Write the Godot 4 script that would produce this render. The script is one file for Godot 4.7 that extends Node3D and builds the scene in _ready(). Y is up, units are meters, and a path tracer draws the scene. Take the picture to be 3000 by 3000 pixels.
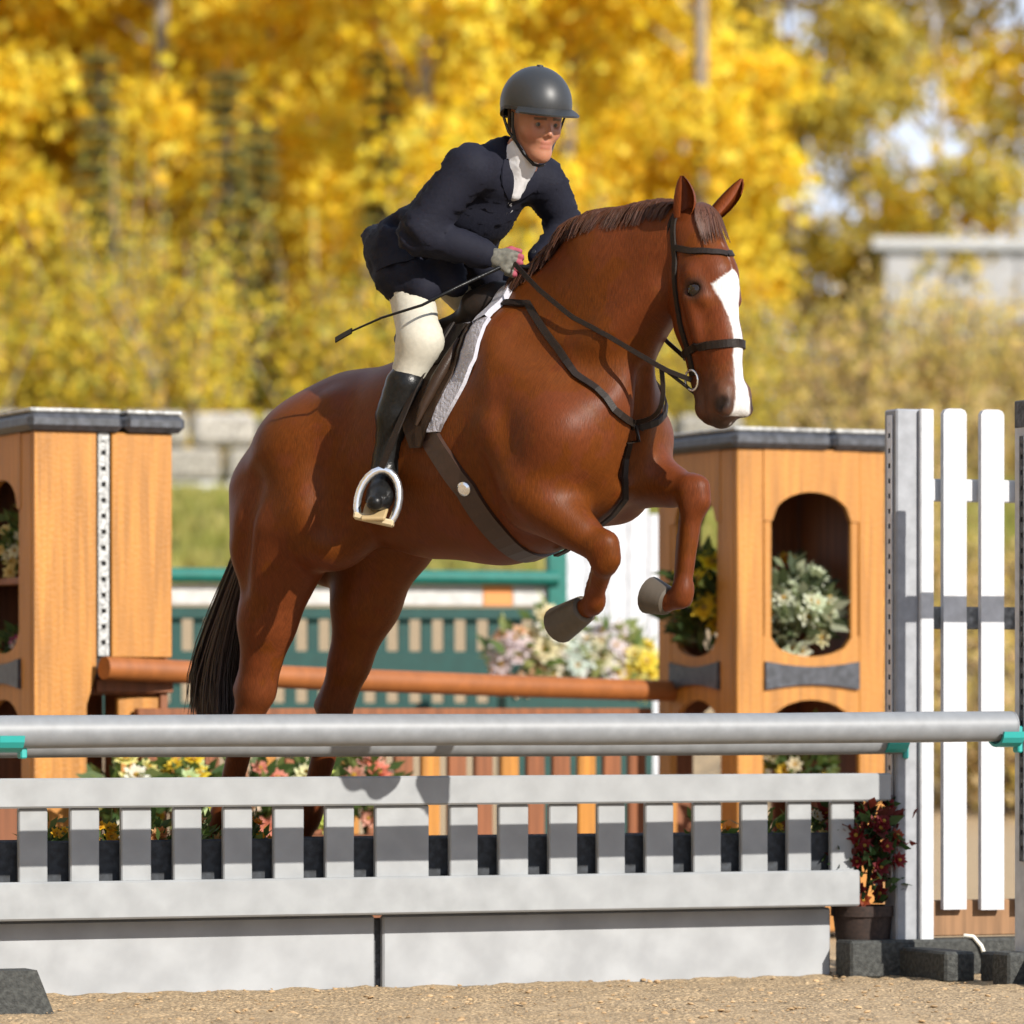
extends Node3D

# ---------------------------------------------------------------- helpers
const HORSE_YAW := 40.0
const HEAD_YAW := 8.0

var rng := RandomNumberGenerator.new()
var taken := {}
var mats := {}
var tex := {}

class Field:
	var o: Vector3
	var h: float
	var nx: int
	var ny: int
	var nz: int
	var vals: PackedFloat32Array
	func _init(lo: Vector3, hi: Vector3, cell: float) -> void:
		o = lo; h = cell
		nx = int((hi.x - lo.x) / cell) + 2
		ny = int((hi.y - lo.y) / cell) + 2
		nz = int((hi.z - lo.z) / cell) + 2
		vals = PackedFloat32Array()
		vals.resize(nx * ny * nz)
		vals.fill(1.0)
	# tapered capsule from a to b; w squashes it across z; carve > 0 cuts it away instead
	func bone(a: Vector3, ra: float, b: Vector3, rb: float, k := 0.03, w := 1.0, carve := false) -> void:
		var pad := maxf(ra, rb) + k + 2.0 * h
		var padz := maxf(ra, rb) * w + k + 2.0 * h
		var i0 := clampi(int((minf(a.x, b.x) - pad - o.x) / h), 0, nx - 1)
		var i1 := clampi(int((maxf(a.x, b.x) + pad - o.x) / h) + 1, 0, nx - 1)
		var j0 := clampi(int((minf(a.y, b.y) - pad - o.y) / h), 0, ny - 1)
		var j1 := clampi(int((maxf(a.y, b.y) + pad - o.y) / h) + 1, 0, ny - 1)
		var k0 := clampi(int((minf(a.z, b.z) - padz - o.z) / h), 0, nz - 1)
		var k1 := clampi(int((maxf(a.z, b.z) + padz - o.z) / h) + 1, 0, nz - 1)
		var bx := b.x - a.x
		var by := b.y - a.y
		var bz := b.z - a.z
		var il := 1.0 / maxf(bx * bx + by * by + bz * bz, 1e-9)
		var iw := 1.0 / w
		var sc := minf(1.0, w)
		var dr := rb - ra
		var ik := 1.0 / k
		for i in range(i0, i1 + 1):
			var px := o.x + i * h - a.x
			for j in range(j0, j1 + 1):
				var py := o.y + j * h - a.y
				var at := (i * ny + j) * nz
				var txy := px * bx + py * by
				for m in range(k0, k1 + 1):
					var pz := o.z + m * h - a.z
					var t := clampf((txy + pz * bz) * il, 0.0, 1.0)
					var x := px - t * bx
					var y := py - t * by
					var z := (pz - t * bz) * iw
					var d := (sqrt(x * x + y * y + z * z) - ra - t * dr) * sc
					var v := vals[at + m]
					if carve:
						d = -d
						var q := k - absf(d - v)
						vals[at + m] = maxf(d, v) + (q * q * ik * 0.25 if q > 0.0 else 0.0)
					else:
						var q := k - absf(d - v)
						vals[at + m] = minf(d, v) - (q * q * ik * 0.25 if q > 0.0 else 0.0)
	func pair(a: Vector3, ra: float, b: Vector3, rb: float, k := 0.03, w := 1.0, carve := false) -> void:
		bone(a, ra, b, rb, k, w, carve)
		bone(Vector3(a.x, a.y, -a.z), ra, Vector3(b.x, b.y, -b.z), rb, k, w, carve)
	func sample(p: Vector3) -> float:
		var q := (p - o) / h
		var i := clampi(int(q.x), 0, nx - 2)
		var j := clampi(int(q.y), 0, ny - 2)
		var m := clampi(int(q.z), 0, nz - 2)
		var fx := clampf(q.x - i, 0.0, 1.0)
		var fy := clampf(q.y - j, 0.0, 1.0)
		var fz := clampf(q.z - m, 0.0, 1.0)
		var a := (i * ny + j) * nz + m
		var c := a + ny * nz
		var v0 := lerpf(lerpf(vals[a], vals[a + 1], fz), lerpf(vals[a + nz], vals[a + nz + 1], fz), fy)
		var v1 := lerpf(lerpf(vals[c], vals[c + 1], fz), lerpf(vals[c + nz], vals[c + nz + 1], fz), fy)
		return lerpf(v0, v1, fx)
	func grad(p: Vector3) -> Vector3:
		var e := h * 1.2
		return Vector3(sample(p + Vector3(e, 0, 0)) - sample(p - Vector3(e, 0, 0)), sample(p + Vector3(0, e, 0)) - sample(p - Vector3(0, e, 0)), sample(p + Vector3(0, 0, e)) - sample(p - Vector3(0, 0, e))).normalized()
	func project(p: Vector3) -> Vector3:
		for s in 6:
			p -= grad(p) * clampf(sample(p), -0.05, 0.05)
		return p
	func side(x: float, y: float, sgn: float) -> Vector3:
		var z := 0.6
		while z > 0.0:
			if sample(Vector3(x, y, z * sgn)) < 0.0:
				break
			z -= 0.006
		return Vector3(x, y, (z + 0.003) * sgn)
	# surface nets: one vertex per crossed cell, one quad per crossed edge
	func mesh_into(mb: MB, xf := Transform3D.IDENTITY, paint = null, bump = null) -> void:
		var at := PackedInt32Array()
		at.resize(nx * ny * nz)
		at.fill(-1)
		var sx := ny * nz
		var far := h * 2.6
		var base := mb.v.size()
		var count := base
		var off := [0, 1, nz, nz + 1, sx, sx + 1, sx + nz, sx + nz + 1]
		var g := PackedFloat32Array(); g.resize(8)
		for i in nx - 1:
			for j in ny - 1:
				var row := (i * ny + j) * nz
				for m in nz - 1:
					var id := row + m
					if absf(vals[id]) > far:
						continue
					var neg := 0
					for c in 8:
						g[c] = vals[id + off[c]]
						if g[c] < 0.0:
							neg += 1
					if neg == 0 or neg == 8:
						continue
					var sum := Vector3.ZERO
					var n := 0
					for c in 8:
						for bit in [1, 2, 4]:
							if c & bit:
								continue
							var e: int = c | bit
							if (g[c] < 0.0) != (g[e] < 0.0):
								var t := g[c] / (g[c] - g[e])
								sum += Vector3((1.0 if c & 4 else 0.0) + (t if bit == 4 else 0.0), (1.0 if c & 2 else 0.0) + (t if bit == 2 else 0.0), (1.0 if c & 1 else 0.0) + (t if bit == 1 else 0.0))
								n += 1
					var p := o + (Vector3(i, j, m) + sum / n) * h
					var nrm := grad(p)
					at[id] = count
					count += 1
					if bump != null:
						p += nrm * float(bump.call(p, nrm))
					mb.c.append(paint.call(p, nrm) if paint != null else Color.WHITE)
					mb.v.append(xf * p)
					mb.n.append((xf.basis * nrm).normalized())
		for i in range(1, nx - 1):
			for j in range(1, ny - 1):
				for m in range(1, nz - 1):
					var id := (i * ny + j) * nz + m
					if at[id] < 0 and at[id - sx - nz - 1] < 0 and absf(vals[id]) > far:
						continue
					var a := vals[id] < 0.0
					if a != (vals[id + sx] < 0.0):
						mb.nquad(at[id], at[id - nz], at[id - nz - 1], at[id - 1])
					if a != (vals[id + nz] < 0.0):
						mb.nquad(at[id], at[id - sx], at[id - sx - 1], at[id - 1])
					if a != (vals[id + 1] < 0.0):
						mb.nquad(at[id], at[id - sx], at[id - sx - nz], at[id - nz])

class MB:
	var v := PackedVector3Array()
	var n := PackedVector3Array()
	var c := PackedColorArray()
	var i := PackedInt32Array()
	var col := Color.WHITE
	func nquad(a: int, b: int, d: int, e: int) -> void:
		if a < 0 or b < 0 or d < 0 or e < 0:
			return
		ntri(a, b, d); ntri(a, d, e)
	func ntri(a: int, b: int, d: int) -> void:
		var f := (v[b] - v[a]).cross(v[d] - v[a])
		if f.dot(n[a] + n[b] + n[d]) > 0.0:
			i.append_array([a, d, b])
		else:
			i.append_array([a, b, d])
	func vert(p: Vector3, nn: Vector3) -> int:
		v.append(p); n.append(nn); c.append(col)
		return v.size() - 1
	# a flat face whose front looks along nn
	func face(pts: Array, nn: Vector3) -> void:
		var s := v.size()
		for p in pts:
			vert(p, nn)
		for k in range(1, pts.size() - 1):
			ntri(s, s + k, s + k + 1)
	func box(at: Vector3, size: Vector3, b := 0.004, turn := Basis.IDENTITY) -> void:
		var hs := size / 2.0
		b = minf(b, minf(hs.x, minf(hs.y, hs.z)) * 0.9)
		var q := hs - Vector3.ONE * b
		var ax := [Vector3.RIGHT, Vector3.UP, Vector3.BACK]
		for k in 3:
			for s in [-1.0, 1.0]:
				var e: Vector3 = ax[k] * s
				var u: Vector3 = ax[(k + 1) % 3]
				var w: Vector3 = ax[(k + 2) % 3]
				var ctr := e * hs[k]
				var uu: Vector3 = u * q[(k + 1) % 3]
				var ww: Vector3 = w * q[(k + 2) % 3]
				face([at + turn * (ctr - uu - ww), at + turn * (ctr + uu - ww), at + turn * (ctr + uu + ww), at + turn * (ctr - uu + ww)], turn * e)
		for k in 3:
			for s in [-1.0, 1.0]:
				for t in [-1.0, 1.0]:
					var a1: Vector3 = ax[(k + 1) % 3] * s
					var a2: Vector3 = ax[(k + 2) % 3] * t
					var l: Vector3 = ax[k] * q[k]
					var p1: Vector3 = a1 * hs[(k + 1) % 3] + a2 * q[(k + 2) % 3]
					var p2: Vector3 = a1 * q[(k + 1) % 3] + a2 * hs[(k + 2) % 3]
					face([at + turn * (p1 - l), at + turn * (p1 + l), at + turn * (p2 + l), at + turn * (p2 - l)], turn * (a1 + a2).normalized())
		for s in [-1.0, 1.0]:
			for t in [-1.0, 1.0]:
				for r in [-1.0, 1.0]:
					var d := Vector3(s, t, r)
					face([at + turn * (d * Vector3(hs.x, q.y, q.z)), at + turn * (d * Vector3(q.x, hs.y, q.z)), at + turn * (d * Vector3(q.x, q.y, hs.z))], turn * d.normalized())
	# a prism over a flat outline in x and y, from z = 0 back to -depth
	func prism(poly: PackedVector2Array, depth: float, xf := Transform3D.IDENTITY) -> void:
		var t := Geometry2D.triangulate_polygon(poly)
		var cw := Geometry2D.is_polygon_clockwise(poly)
		for zf in [[0.0, Vector3.BACK], [-depth, Vector3.FORWARD]]:
			var s := v.size()
			for p in poly:
				vert(xf * Vector3(p.x, p.y, zf[0]), xf.basis * zf[1])
			for k in range(0, t.size(), 3):
				ntri(s + t[k], s + t[k + 1], s + t[k + 2])
		for k in poly.size():
			var p := poly[k]
			var q := poly[(k + 1) % poly.size()]
			var d := (q - p).normalized()
			var out2 := Vector2(-d.y, d.x) if cw else Vector2(d.y, -d.x)
			face([xf * Vector3(p.x, p.y, 0), xf * Vector3(q.x, q.y, 0), xf * Vector3(q.x, q.y, -depth), xf * Vector3(p.x, p.y, -depth)], xf.basis * Vector3(out2.x, out2.y, 0))
	# a round tube along points; radii one number or one per point; squash flattens it along the given direction
	func tube(pts: Array, radii, sides := 8, cap := true) -> void:
		var cnt := pts.size()
		var first := v.size()
		var up := Vector3.UP
		var d0: Vector3 = (pts[1] - pts[0]).normalized()
		if absf(d0.y) > 0.9:
			up = Vector3.RIGHT
		var u := d0.cross(up).normalized()
		for k in cnt:
			var d: Vector3 = (pts[mini(k + 1, cnt - 1)] - pts[maxi(k - 1, 0)]).normalized()
			u = (u - d * u.dot(d)).normalized()
			var w := d.cross(u)
			var r: float = radii[k] if radii is Array else radii
			for s in sides:
				var a := TAU * s / sides
				var nn := u * cos(a) + w * sin(a)
				vert(pts[k] + nn * r, nn)
		for k in cnt - 1:
			for s in sides:
				var a := first + k * sides + s
				var b := first + k * sides + (s + 1) % sides
				ntri(a, b, b + sides); ntri(a, b + sides, a + sides)
		if cap:
			for e in [0, cnt - 1]:
				var d: Vector3 = (pts[0] - pts[1]).normalized() if e == 0 else (pts[cnt - 1] - pts[cnt - 2]).normalized()
				var ring := []
				for s in sides:
					ring.append(v[first + e * sides + s])
				face(ring, d)
	# a flat strap along points, each with its own outward normal
	func strap(pts: Array, nrm: Array, wide: float, thick: float, closed := false) -> void:
		var cnt := pts.size()
		var rings := []
		for k in cnt:
			var pn: Vector3 = pts[(k + 1) % cnt] if closed else pts[mini(k + 1, cnt - 1)]
			var pp: Vector3 = pts[(k - 1 + cnt) % cnt] if closed else pts[maxi(k - 1, 0)]
			var d := (pn - pp).normalized()
			var nn: Vector3 = (nrm[k] - d * d.dot(nrm[k])).normalized()
			var w := d.cross(nn)
			rings.append([pts[k] - w * wide / 2, pts[k] - w * wide / 2.3 + nn * thick, pts[k] + w * wide / 2.3 + nn * thick, pts[k] + w * wide / 2, nn, w])
		for k in (cnt if closed else cnt - 1):
			var a: Array = rings[k]
			var b: Array = rings[(k + 1) % cnt]
			var nt: Vector3 = (a[4] + b[4]).normalized()
			face([a[1], a[2], b[2], b[1]], nt)
			face([a[0], a[3], b[3], b[0]], -nt)
			face([a[0], a[1], b[1], b[0]], (-a[5] * 3.0 + a[4] * 0.3).normalized())
			face([a[2], a[3], b[3], b[2]], (a[5] * 3.0 + a[4] * 0.3).normalized())
	# a thick sheet over a grid of points with normals
	func sheet(P: Array, N: Array, thick: float) -> void:
		var r := P.size()
		var q: int = P[0].size()
		var top := v.size()
		for a in r:
			for b in q:
				vert(P[a][b] + N[a][b] * thick, N[a][b])
		var bot := v.size()
		for a in r:
			for b in q:
				vert(P[a][b], -N[a][b])
		for a in r - 1:
			for b in q - 1:
				for s in [top, bot]:
					var k: int = s + a * q + b
					ntri(k, k + 1, k + q + 1); ntri(k, k + q + 1, k + q)
		var edge := []
		for b in q: edge.append(b)
		for a in range(1, r): edge.append(a * q + q - 1)
		for b in range(q - 2, -1, -1): edge.append((r - 1) * q + b)
		for a in range(r - 2, 0, -1): edge.append(a * q)
		var mid := Vector3.ZERO
		for e in edge: mid += v[top + e] / edge.size()
		for k in edge.size():
			var x: int = edge[k]
			var y: int = edge[(k + 1) % edge.size()]
			var out3 := (v[top + x] - mid).normalized()
			face([v[top + x], v[top + y], v[bot + y], v[bot + x]], out3)
	# a solid of revolution about y: profile of (radius, height)
	func lathe(profile: Array, sides := 12, xf := Transform3D.IDENTITY) -> void:
		for k in profile.size() - 1:
			var p: Vector2 = profile[k]
			var q: Vector2 = profile[k + 1]
			var slope := Vector2(q.y - p.y, p.x - q.x).normalized()
			var s0 := v.size()
			for s in sides + 1:
				var a := TAU * s / sides
				var dir := Vector3(cos(a), 0, sin(a))
				var nn := (xf.basis * (dir * slope.x + Vector3.UP * slope.y)).normalized()
				vert(xf * (dir * p.x + Vector3.UP * p.y), nn)
				vert(xf * (dir * q.x + Vector3.UP * q.y), nn)
			for s in sides:
				var a := s0 + s * 2
				ntri(a, a + 1, a + 3); ntri(a, a + 3, a + 2)
	# one leaf: a slightly folded pair of triangles
	func leaf(at: Vector3, dir: Vector3, side: Vector3, l: float, w: float) -> void:
		var nn := dir.cross(side).normalized()
		var s := v.size()
		vert(at, nn); vert(at + dir * l * 0.5 + side * w * 0.5 + nn * w * 0.12, nn); vert(at + dir * l, nn); vert(at + dir * l * 0.5 - side * w * 0.5 + nn * w * 0.12, nn)
		ntri(s, s + 1, s + 2); ntri(s, s + 2, s + 3)
	func mesh() -> ArrayMesh:
		var a := []
		a.resize(Mesh.ARRAY_MAX)
		a[Mesh.ARRAY_VERTEX] = v; a[Mesh.ARRAY_NORMAL] = n; a[Mesh.ARRAY_COLOR] = c; a[Mesh.ARRAY_INDEX] = i
		var m := ArrayMesh.new()
		m.add_surface_from_arrays(Mesh.PRIMITIVE_TRIANGLES, a)
		return m

func numbered(called: String) -> String:
	if not taken.has(called):
		taken[called] = 0
		return called
	taken[called] += 1
	return "%s_%03d" % [called, taken[called]]

func thing(called: String, label: String, category: String, at := Vector3.ZERO, turn := 0.0, group := "") -> Node3D:
	var t := Node3D.new()
	t.name = numbered(called)
	add_child(t)
	t.position = at
	t.rotation_degrees.y = turn
	tag(t, label, category, group)
	return t

func tag(t: Node, label: String, category: String, group := "") -> void:
	t.set_meta("label", label)
	t.set_meta("category", category)
	if group: t.set_meta("group", group)

func part(mb, called: String, m: Material, parent: Node = self) -> MeshInstance3D:
	var x := MeshInstance3D.new()
	x.mesh = mb.mesh() if mb is MB else mb
	x.material_override = m
	x.cast_shadow = GeometryInstance3D.SHADOW_CASTING_SETTING_ON
	x.name = numbered(called) if parent == self else called
	parent.add_child(x, true)
	return x

func struct(mb, called: String, m: Material) -> MeshInstance3D:
	var x := part(mb, called, m)
	x.set_meta("kind", "structure")
	return x

func copy(t: Node3D, label: String, at: Vector3, turn: float) -> Node3D:
	var r: Node3D = t.duplicate()
	var base := String(t.name)
	if base.right(3).is_valid_int(): base = base.left(-4)
	r.name = numbered(base)
	add_child(r)
	r.position = at
	r.rotation_degrees.y = turn
	if label: r.set_meta("label", label)
	return r

# ---------------------------------------------------------------- materials
func noise_tex(key: String, freq: float, lo: float, hi: float, stretch := Vector2.ONE, oct := 4, normal := false, bump := 4.0) -> Texture2D:
	if tex.has(key): return tex[key]
	var f := FastNoiseLite.new()
	f.seed = key.hash() % 1000
	f.frequency = freq
	f.fractal_octaves = oct
	var s := 320
	var im := Image.create(s, s, true, Image.FORMAT_RGB8)
	for y in s:
		for x in s:
			# blended with itself so that the tile has no seam
			var u := float(x) / s
			var w := float(y) / s
			var a := f.get_noise_2d(x * stretch.x, y * stretch.y)
			var b := f.get_noise_2d((x - s) * stretch.x, y * stretch.y)
			var c := f.get_noise_2d(x * stretch.x, (y - s) * stretch.y)
			var d := f.get_noise_2d((x - s) * stretch.x, (y - s) * stretch.y)
			var k := lerpf(lerpf(a, b, u), lerpf(c, d, u), w)
			var g := clampf(lerpf(lo, hi, clampf(k * 1.3 + 0.5, 0.0, 1.0)), 0.0, 1.0)
			im.set_pixel(x, y, Color(g, g, g))
	if normal:
		im.bump_map_to_normal_map(bump)
	im.generate_mipmaps()
	tex[key] = ImageTexture.create_from_image(im)
	return tex[key]

# colour given as a linear base colour
func mat(key: String, r: float, g: float, b: float, rough: float, grain := "", grain_scale := 3.0, bump := "", bump_scale := 6.0, depth := 0.6) -> StandardMaterial3D:
	if mats.has(key): return mats[key]
	var m := StandardMaterial3D.new()
	m.albedo_color = Color(r, g, b).linear_to_srgb()
	m.roughness = rough
	m.vertex_color_use_as_albedo = true
	m.cull_mode = BaseMaterial3D.CULL_DISABLED
	if grain or bump:
		m.uv1_triplanar = true
		m.uv1_scale = Vector3.ONE * grain_scale
	match grain:
		"wood": m.albedo_texture = noise_tex("wood", 0.06, 0.78, 1.0, Vector2(1.0, 0.05), 5)
		"paint": m.albedo_texture = noise_tex("paint", 0.03, 0.90, 1.0, Vector2(1, 1), 6)
		"scuff": m.albedo_texture = noise_tex("scuff", 0.045, 0.60, 1.0, Vector2(1, 1), 6)
		"coat": m.albedo_texture = noise_tex("coat", 0.03, 0.86, 1.0, Vector2(1, 0.5), 5)
		"hide": m.albedo_texture = noise_tex("hide", 0.11, 0.80, 1.0, Vector2(1, 0.14), 4)
		"sand": m.albedo_texture = noise_tex("sand", 0.08, 0.55, 1.0, Vector2(1, 1), 6)
	match bump:
		"fine": m.normal_enabled = true; m.normal_texture = noise_tex("fine_n", 0.12, 0.0, 1.0, Vector2.ONE, 5, true, 3.0); m.normal_scale = depth
		"hide": m.normal_enabled = true; m.normal_texture = noise_tex("hide_n", 0.14, 0.0, 1.0, Vector2(1, 0.14), 4, true, 4.0); m.normal_scale = depth
		"weave": m.normal_enabled = true; m.normal_texture = noise_tex("weave_n", 0.03, 0.0, 1.0, Vector2.ONE, 5, true, 6.0); m.normal_scale = depth
	mats[key] = m
	return m

# ---------------------------------------------------------------- the scene
func _ready() -> void:
	rng.seed = 7
	# camera: long lens held low, about fifteen metres from the fence
	var cam := Camera3D.new()
	cam.name = "camera"
	add_child(cam)
	var lens := CameraAttributesPhysical.new()
	lens.frustum_focal_length = 112.0
	lens.frustum_focus_distance = 14.5
	lens.frustum_near = 0.1
	lens.frustum_far = 3000.0
	lens.exposure_aperture = 1.8
	cam.attributes = lens
	cam.projection = Camera3D.PROJECTION_FRUSTUM
	cam.near = 0.1
	cam.far = 3000.0
	cam.size = 0.1 * 1932.0 / 9000.0
	cam.frustum_offset = Vector2(0, 0.1 * 364.0 / 9000.0)
	cam.position = Vector3(0, 0.9, 0)
	# sky
	var env := Environment.new()
	env.background_mode = Environment.BG_SKY
	var sky := Sky.new()
	var air := ProceduralSkyMaterial.new()
	air.sky_top_color = Color(0.60, 0.66, 0.76)
	air.sky_horizon_color = Color(0.84, 0.88, 0.95)
	air.sky_curve = 0.25
	air.ground_bottom_color = Color(0.45, 0.38, 0.28)
	air.ground_horizon_color = Color(0.62, 0.58, 0.50)
	air.sun_angle_max = 1.0
	air.sky_energy_multiplier = 1.08
	sky.sky_material = air
	env.sky = sky
	env.tonemap_mode = Environment.TONE_MAPPER_LINEAR
	env.tonemap_exposure = 1.42
	env.sdfgi_enabled = true
	env.ssao_enabled = true
	env.ssil_enabled = true
	var around := WorldEnvironment.new()
	around.name = "sky"
	around.environment = env
	add_child(around)
	# sun: high to the right, in front of the fence
	var sun := DirectionalLight3D.new()
	sun.name = "sun"
	sun.light_color = Color(1.0, 0.975, 0.935)
	sun.light_energy = 1.6
	sun.light_angular_distance = 0.5
	sun.shadow_enabled = true
	add_child(sun)
	sun.look_at_from_position(Vector3(0.574, 0.485, 0.660) * 50.0, Vector3.ZERO)

	var t0 := Time.get_ticks_msec()
	build_ground()
	build_background()
	print("background ", Time.get_ticks_msec() - t0)
	build_front_jump()
	build_brown_jump()
	build_teal_jump()
	print("jumps ", Time.get_ticks_msec() - t0)
	build_horse()
	print("horse ", Time.get_ticks_msec() - t0)
	build_tack()
	build_rider()
	print("rider ", Time.get_ticks_msec() - t0)

# ---------------------------------------------------------------- ground
func bank_height(x: float, d: float) -> float:
	var y := smoothstep(29.0, 42.0, d) * 2.72
	return y + sin(x * 0.7 + d * 0.3) * 0.05 * smoothstep(28.0, 34.0, d)

func terrain(x0: float, x1: float, d0: float, d1: float, nx: int, nd: int, rough: float, paint = null) -> MB:
	var mb := MB.new()
	var f := FastNoiseLite.new()
	f.seed = 3; f.frequency = 1.0; f.fractal_octaves = 4
	var hgt := func(x: float, d: float) -> float: return bank_height(x, d) + (f.get_noise_2d(x * 6.0, d * 6.0) + 1.3 * minf(0.0, f.get_noise_2d(x * 1.7 + 40.0, d * 1.7) + 0.05)) * rough
	for a in nd + 1:
		var d := lerpf(d0, d1, float(a) / nd)
		for b in nx + 1:
			var x := lerpf(x0, x1, float(b) / nx)
			var e := 0.02
			var y: float = hgt.call(x, d)
			mb.col = paint.call(x, d) if paint != null else Color.WHITE
			mb.vert(Vector3(x, y, -d), Vector3((y - float(hgt.call(x + e, d))) / e, 1.0, (float(hgt.call(x, d + e)) - y) / e).normalized())
	for a in nd:
		for b in nx:
			var k := a * (nx + 1) + b
			mb.nquad(k, k + 1, k + nx + 2, k + nx + 1)
	return mb

func build_ground() -> void:
	var sand := mat("sand", 0.58, 0.415, 0.235, 0.95, "sand", 2.2, "fine", 6.0, 0.8)
	var near := struct(terrain(-2.6, 2.9, 12.0, 17.2, 260, 250, 0.014), "arena_sand", sand)
	near.position.y = 0.004
	var big := MB.new()
	var rows := [-40.0, 11.0, 17.5, 26.0, 29.0, 30.5, 32.0, 33.5, 35.0, 36.5, 37.5]
	var cols := [-300.0, -60.0, -14.0, -8.0, -4.0, -2.0, 0.0, 2.0, 4.0, 8.0, 14.0, 60.0, 300.0]
	for d in rows:
		for x in cols:
			big.vert(Vector3(x, bank_height(x, d) - (0.02 if d < 28.0 else 0.0), -d), Vector3(0, 1, 0.15).normalized())
	for a in rows.size() - 1:
		for b in cols.size() - 1:
			var k: int = a * cols.size() + b
			big.nquad(k, k + 1, k + cols.size() + 1, k + cols.size())
	struct(big, "ground", sand)
	# clods and hoof-thrown lumps of sand
	var clod := MB.new()
	clod.lathe([Vector2(0.001, 0.7), Vector2(0.6, 0.45), Vector2(1.0, 0.0), Vector2(0.7, -0.4)], 7)
	var mm := MultiMesh.new()
	mm.transform_format = MultiMesh.TRANSFORM_3D
	mm.use_colors = true
	mm.mesh = clod.mesh()
	mm.instance_count = 2600
	for k in 2600:
		var d := 12.6 + 4.0 * rng.randf()
		var s := 0.002 + 0.008 * pow(rng.randf(), 3.0)
		var b := Basis.from_euler(Vector3(rng.randf() * 0.6, rng.randf() * TAU, rng.randf() * 0.6)).scaled(Vector3(s * 1.3, s * 0.8, s))
		mm.set_instance_transform(k, Transform3D(b, Vector3(rng.randf_range(-2.4, 2.6), 0.006, -d)))
		var g := rng.randf_range(0.6, 1.0)
		mm.set_instance_color(k, Color(g, g * 0.95, g * 0.88))
	var cl := MultiMeshInstance3D.new()
	cl.name = "sand_clods"
	cl.multimesh = mm
	cl.material_override = mat("clod", 0.46, 0.325, 0.185, 1.0)
	add_child(cl)
	cl.set_meta("kind", "stuff"); cl.set_meta("label", "loose clods of tan sand on the arena floor"); cl.set_meta("category", "sand")
	# grassy upper bank
	var grass_ground := struct(terrain(-40, 40, 37.4, 90, 60, 50, 0.05), "grass_bank", mat("grass_soil", 0.20, 0.20, 0.05, 1.0, "sand", 0.6))
	grass_ground.position.y = 0.01
	var tuft := MB.new()
	for k in 9:
		var a := rng.randf() * TAU
		var dir := Vector3(cos(a) * 0.45, 1, sin(a) * 0.45).normalized()
		tuft.leaf(Vector3(cos(a), 0, sin(a)) * 0.03, dir, dir.cross(Vector3(cos(a), 0, sin(a))).normalized(), rng.randf_range(0.10, 0.2), 0.018)
	var gm := MultiMesh.new()
	gm.transform_format = MultiMesh.TRANSFORM_3D
	gm.use_colors = true
	gm.mesh = tuft.mesh()
	gm.instance_count = 9000
	for k in 9000:
		var d := rng.randf_range(36.6, 44.0)
		var x := rng.randf_range(-7.0, 7.0)
		gm.set_instance_transform(k, Transform3D(Basis.from_euler(Vector3(0, rng.randf() * TAU, 0)).scaled(Vector3.ONE * rng.randf_range(0.6, 1.3)), Vector3(x, bank_height(x, d), -d)))
		var c := Color(0.30, 0.33, 0.06).lerp(Color(0.55, 0.47, 0.16), rng.randf())
		gm.set_instance_color(k, c)
	var gr := MultiMeshInstance3D.new()
	gr.name = "bank_grass"
	gr.multimesh = gm
	gr.material_override = leaf_mat("grass_blade", 0.8)
	add_child(gr)
	gr.set_meta("kind", "stuff"); gr.set_meta("label", "yellow-green grass covering the bank below the stone wall"); gr.set_meta("category", "grass")

func leaf_mat(key: String, rough := 0.6) -> StandardMaterial3D:
	if mats.has(key): return mats[key]
	var m := StandardMaterial3D.new()
	m.vertex_color_use_as_albedo = true
	m.roughness = rough
	m.backlight_enabled = true
	m.backlight = Color(1.0, 1.0, 0.95)
	m.cull_mode = BaseMaterial3D.CULL_DISABLED
	mats[key] = m
	return m

# ---------------------------------------------------------------- wood behind the arena
func pick(list: Array) -> Color:
	var a: Color = list[rng.randi() % list.size()]
	var k := rng.randf_range(0.75, 1.2)
	return Color(a.r * k, a.g * k, a.b * k)

func rand_dir() -> Vector3:
	var z := rng.randf_range(-1, 1)
	var a := rng.randf() * TAU
	return Vector3(sqrt(1 - z * z) * cos(a), z, sqrt(1 - z * z) * sin(a))

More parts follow.
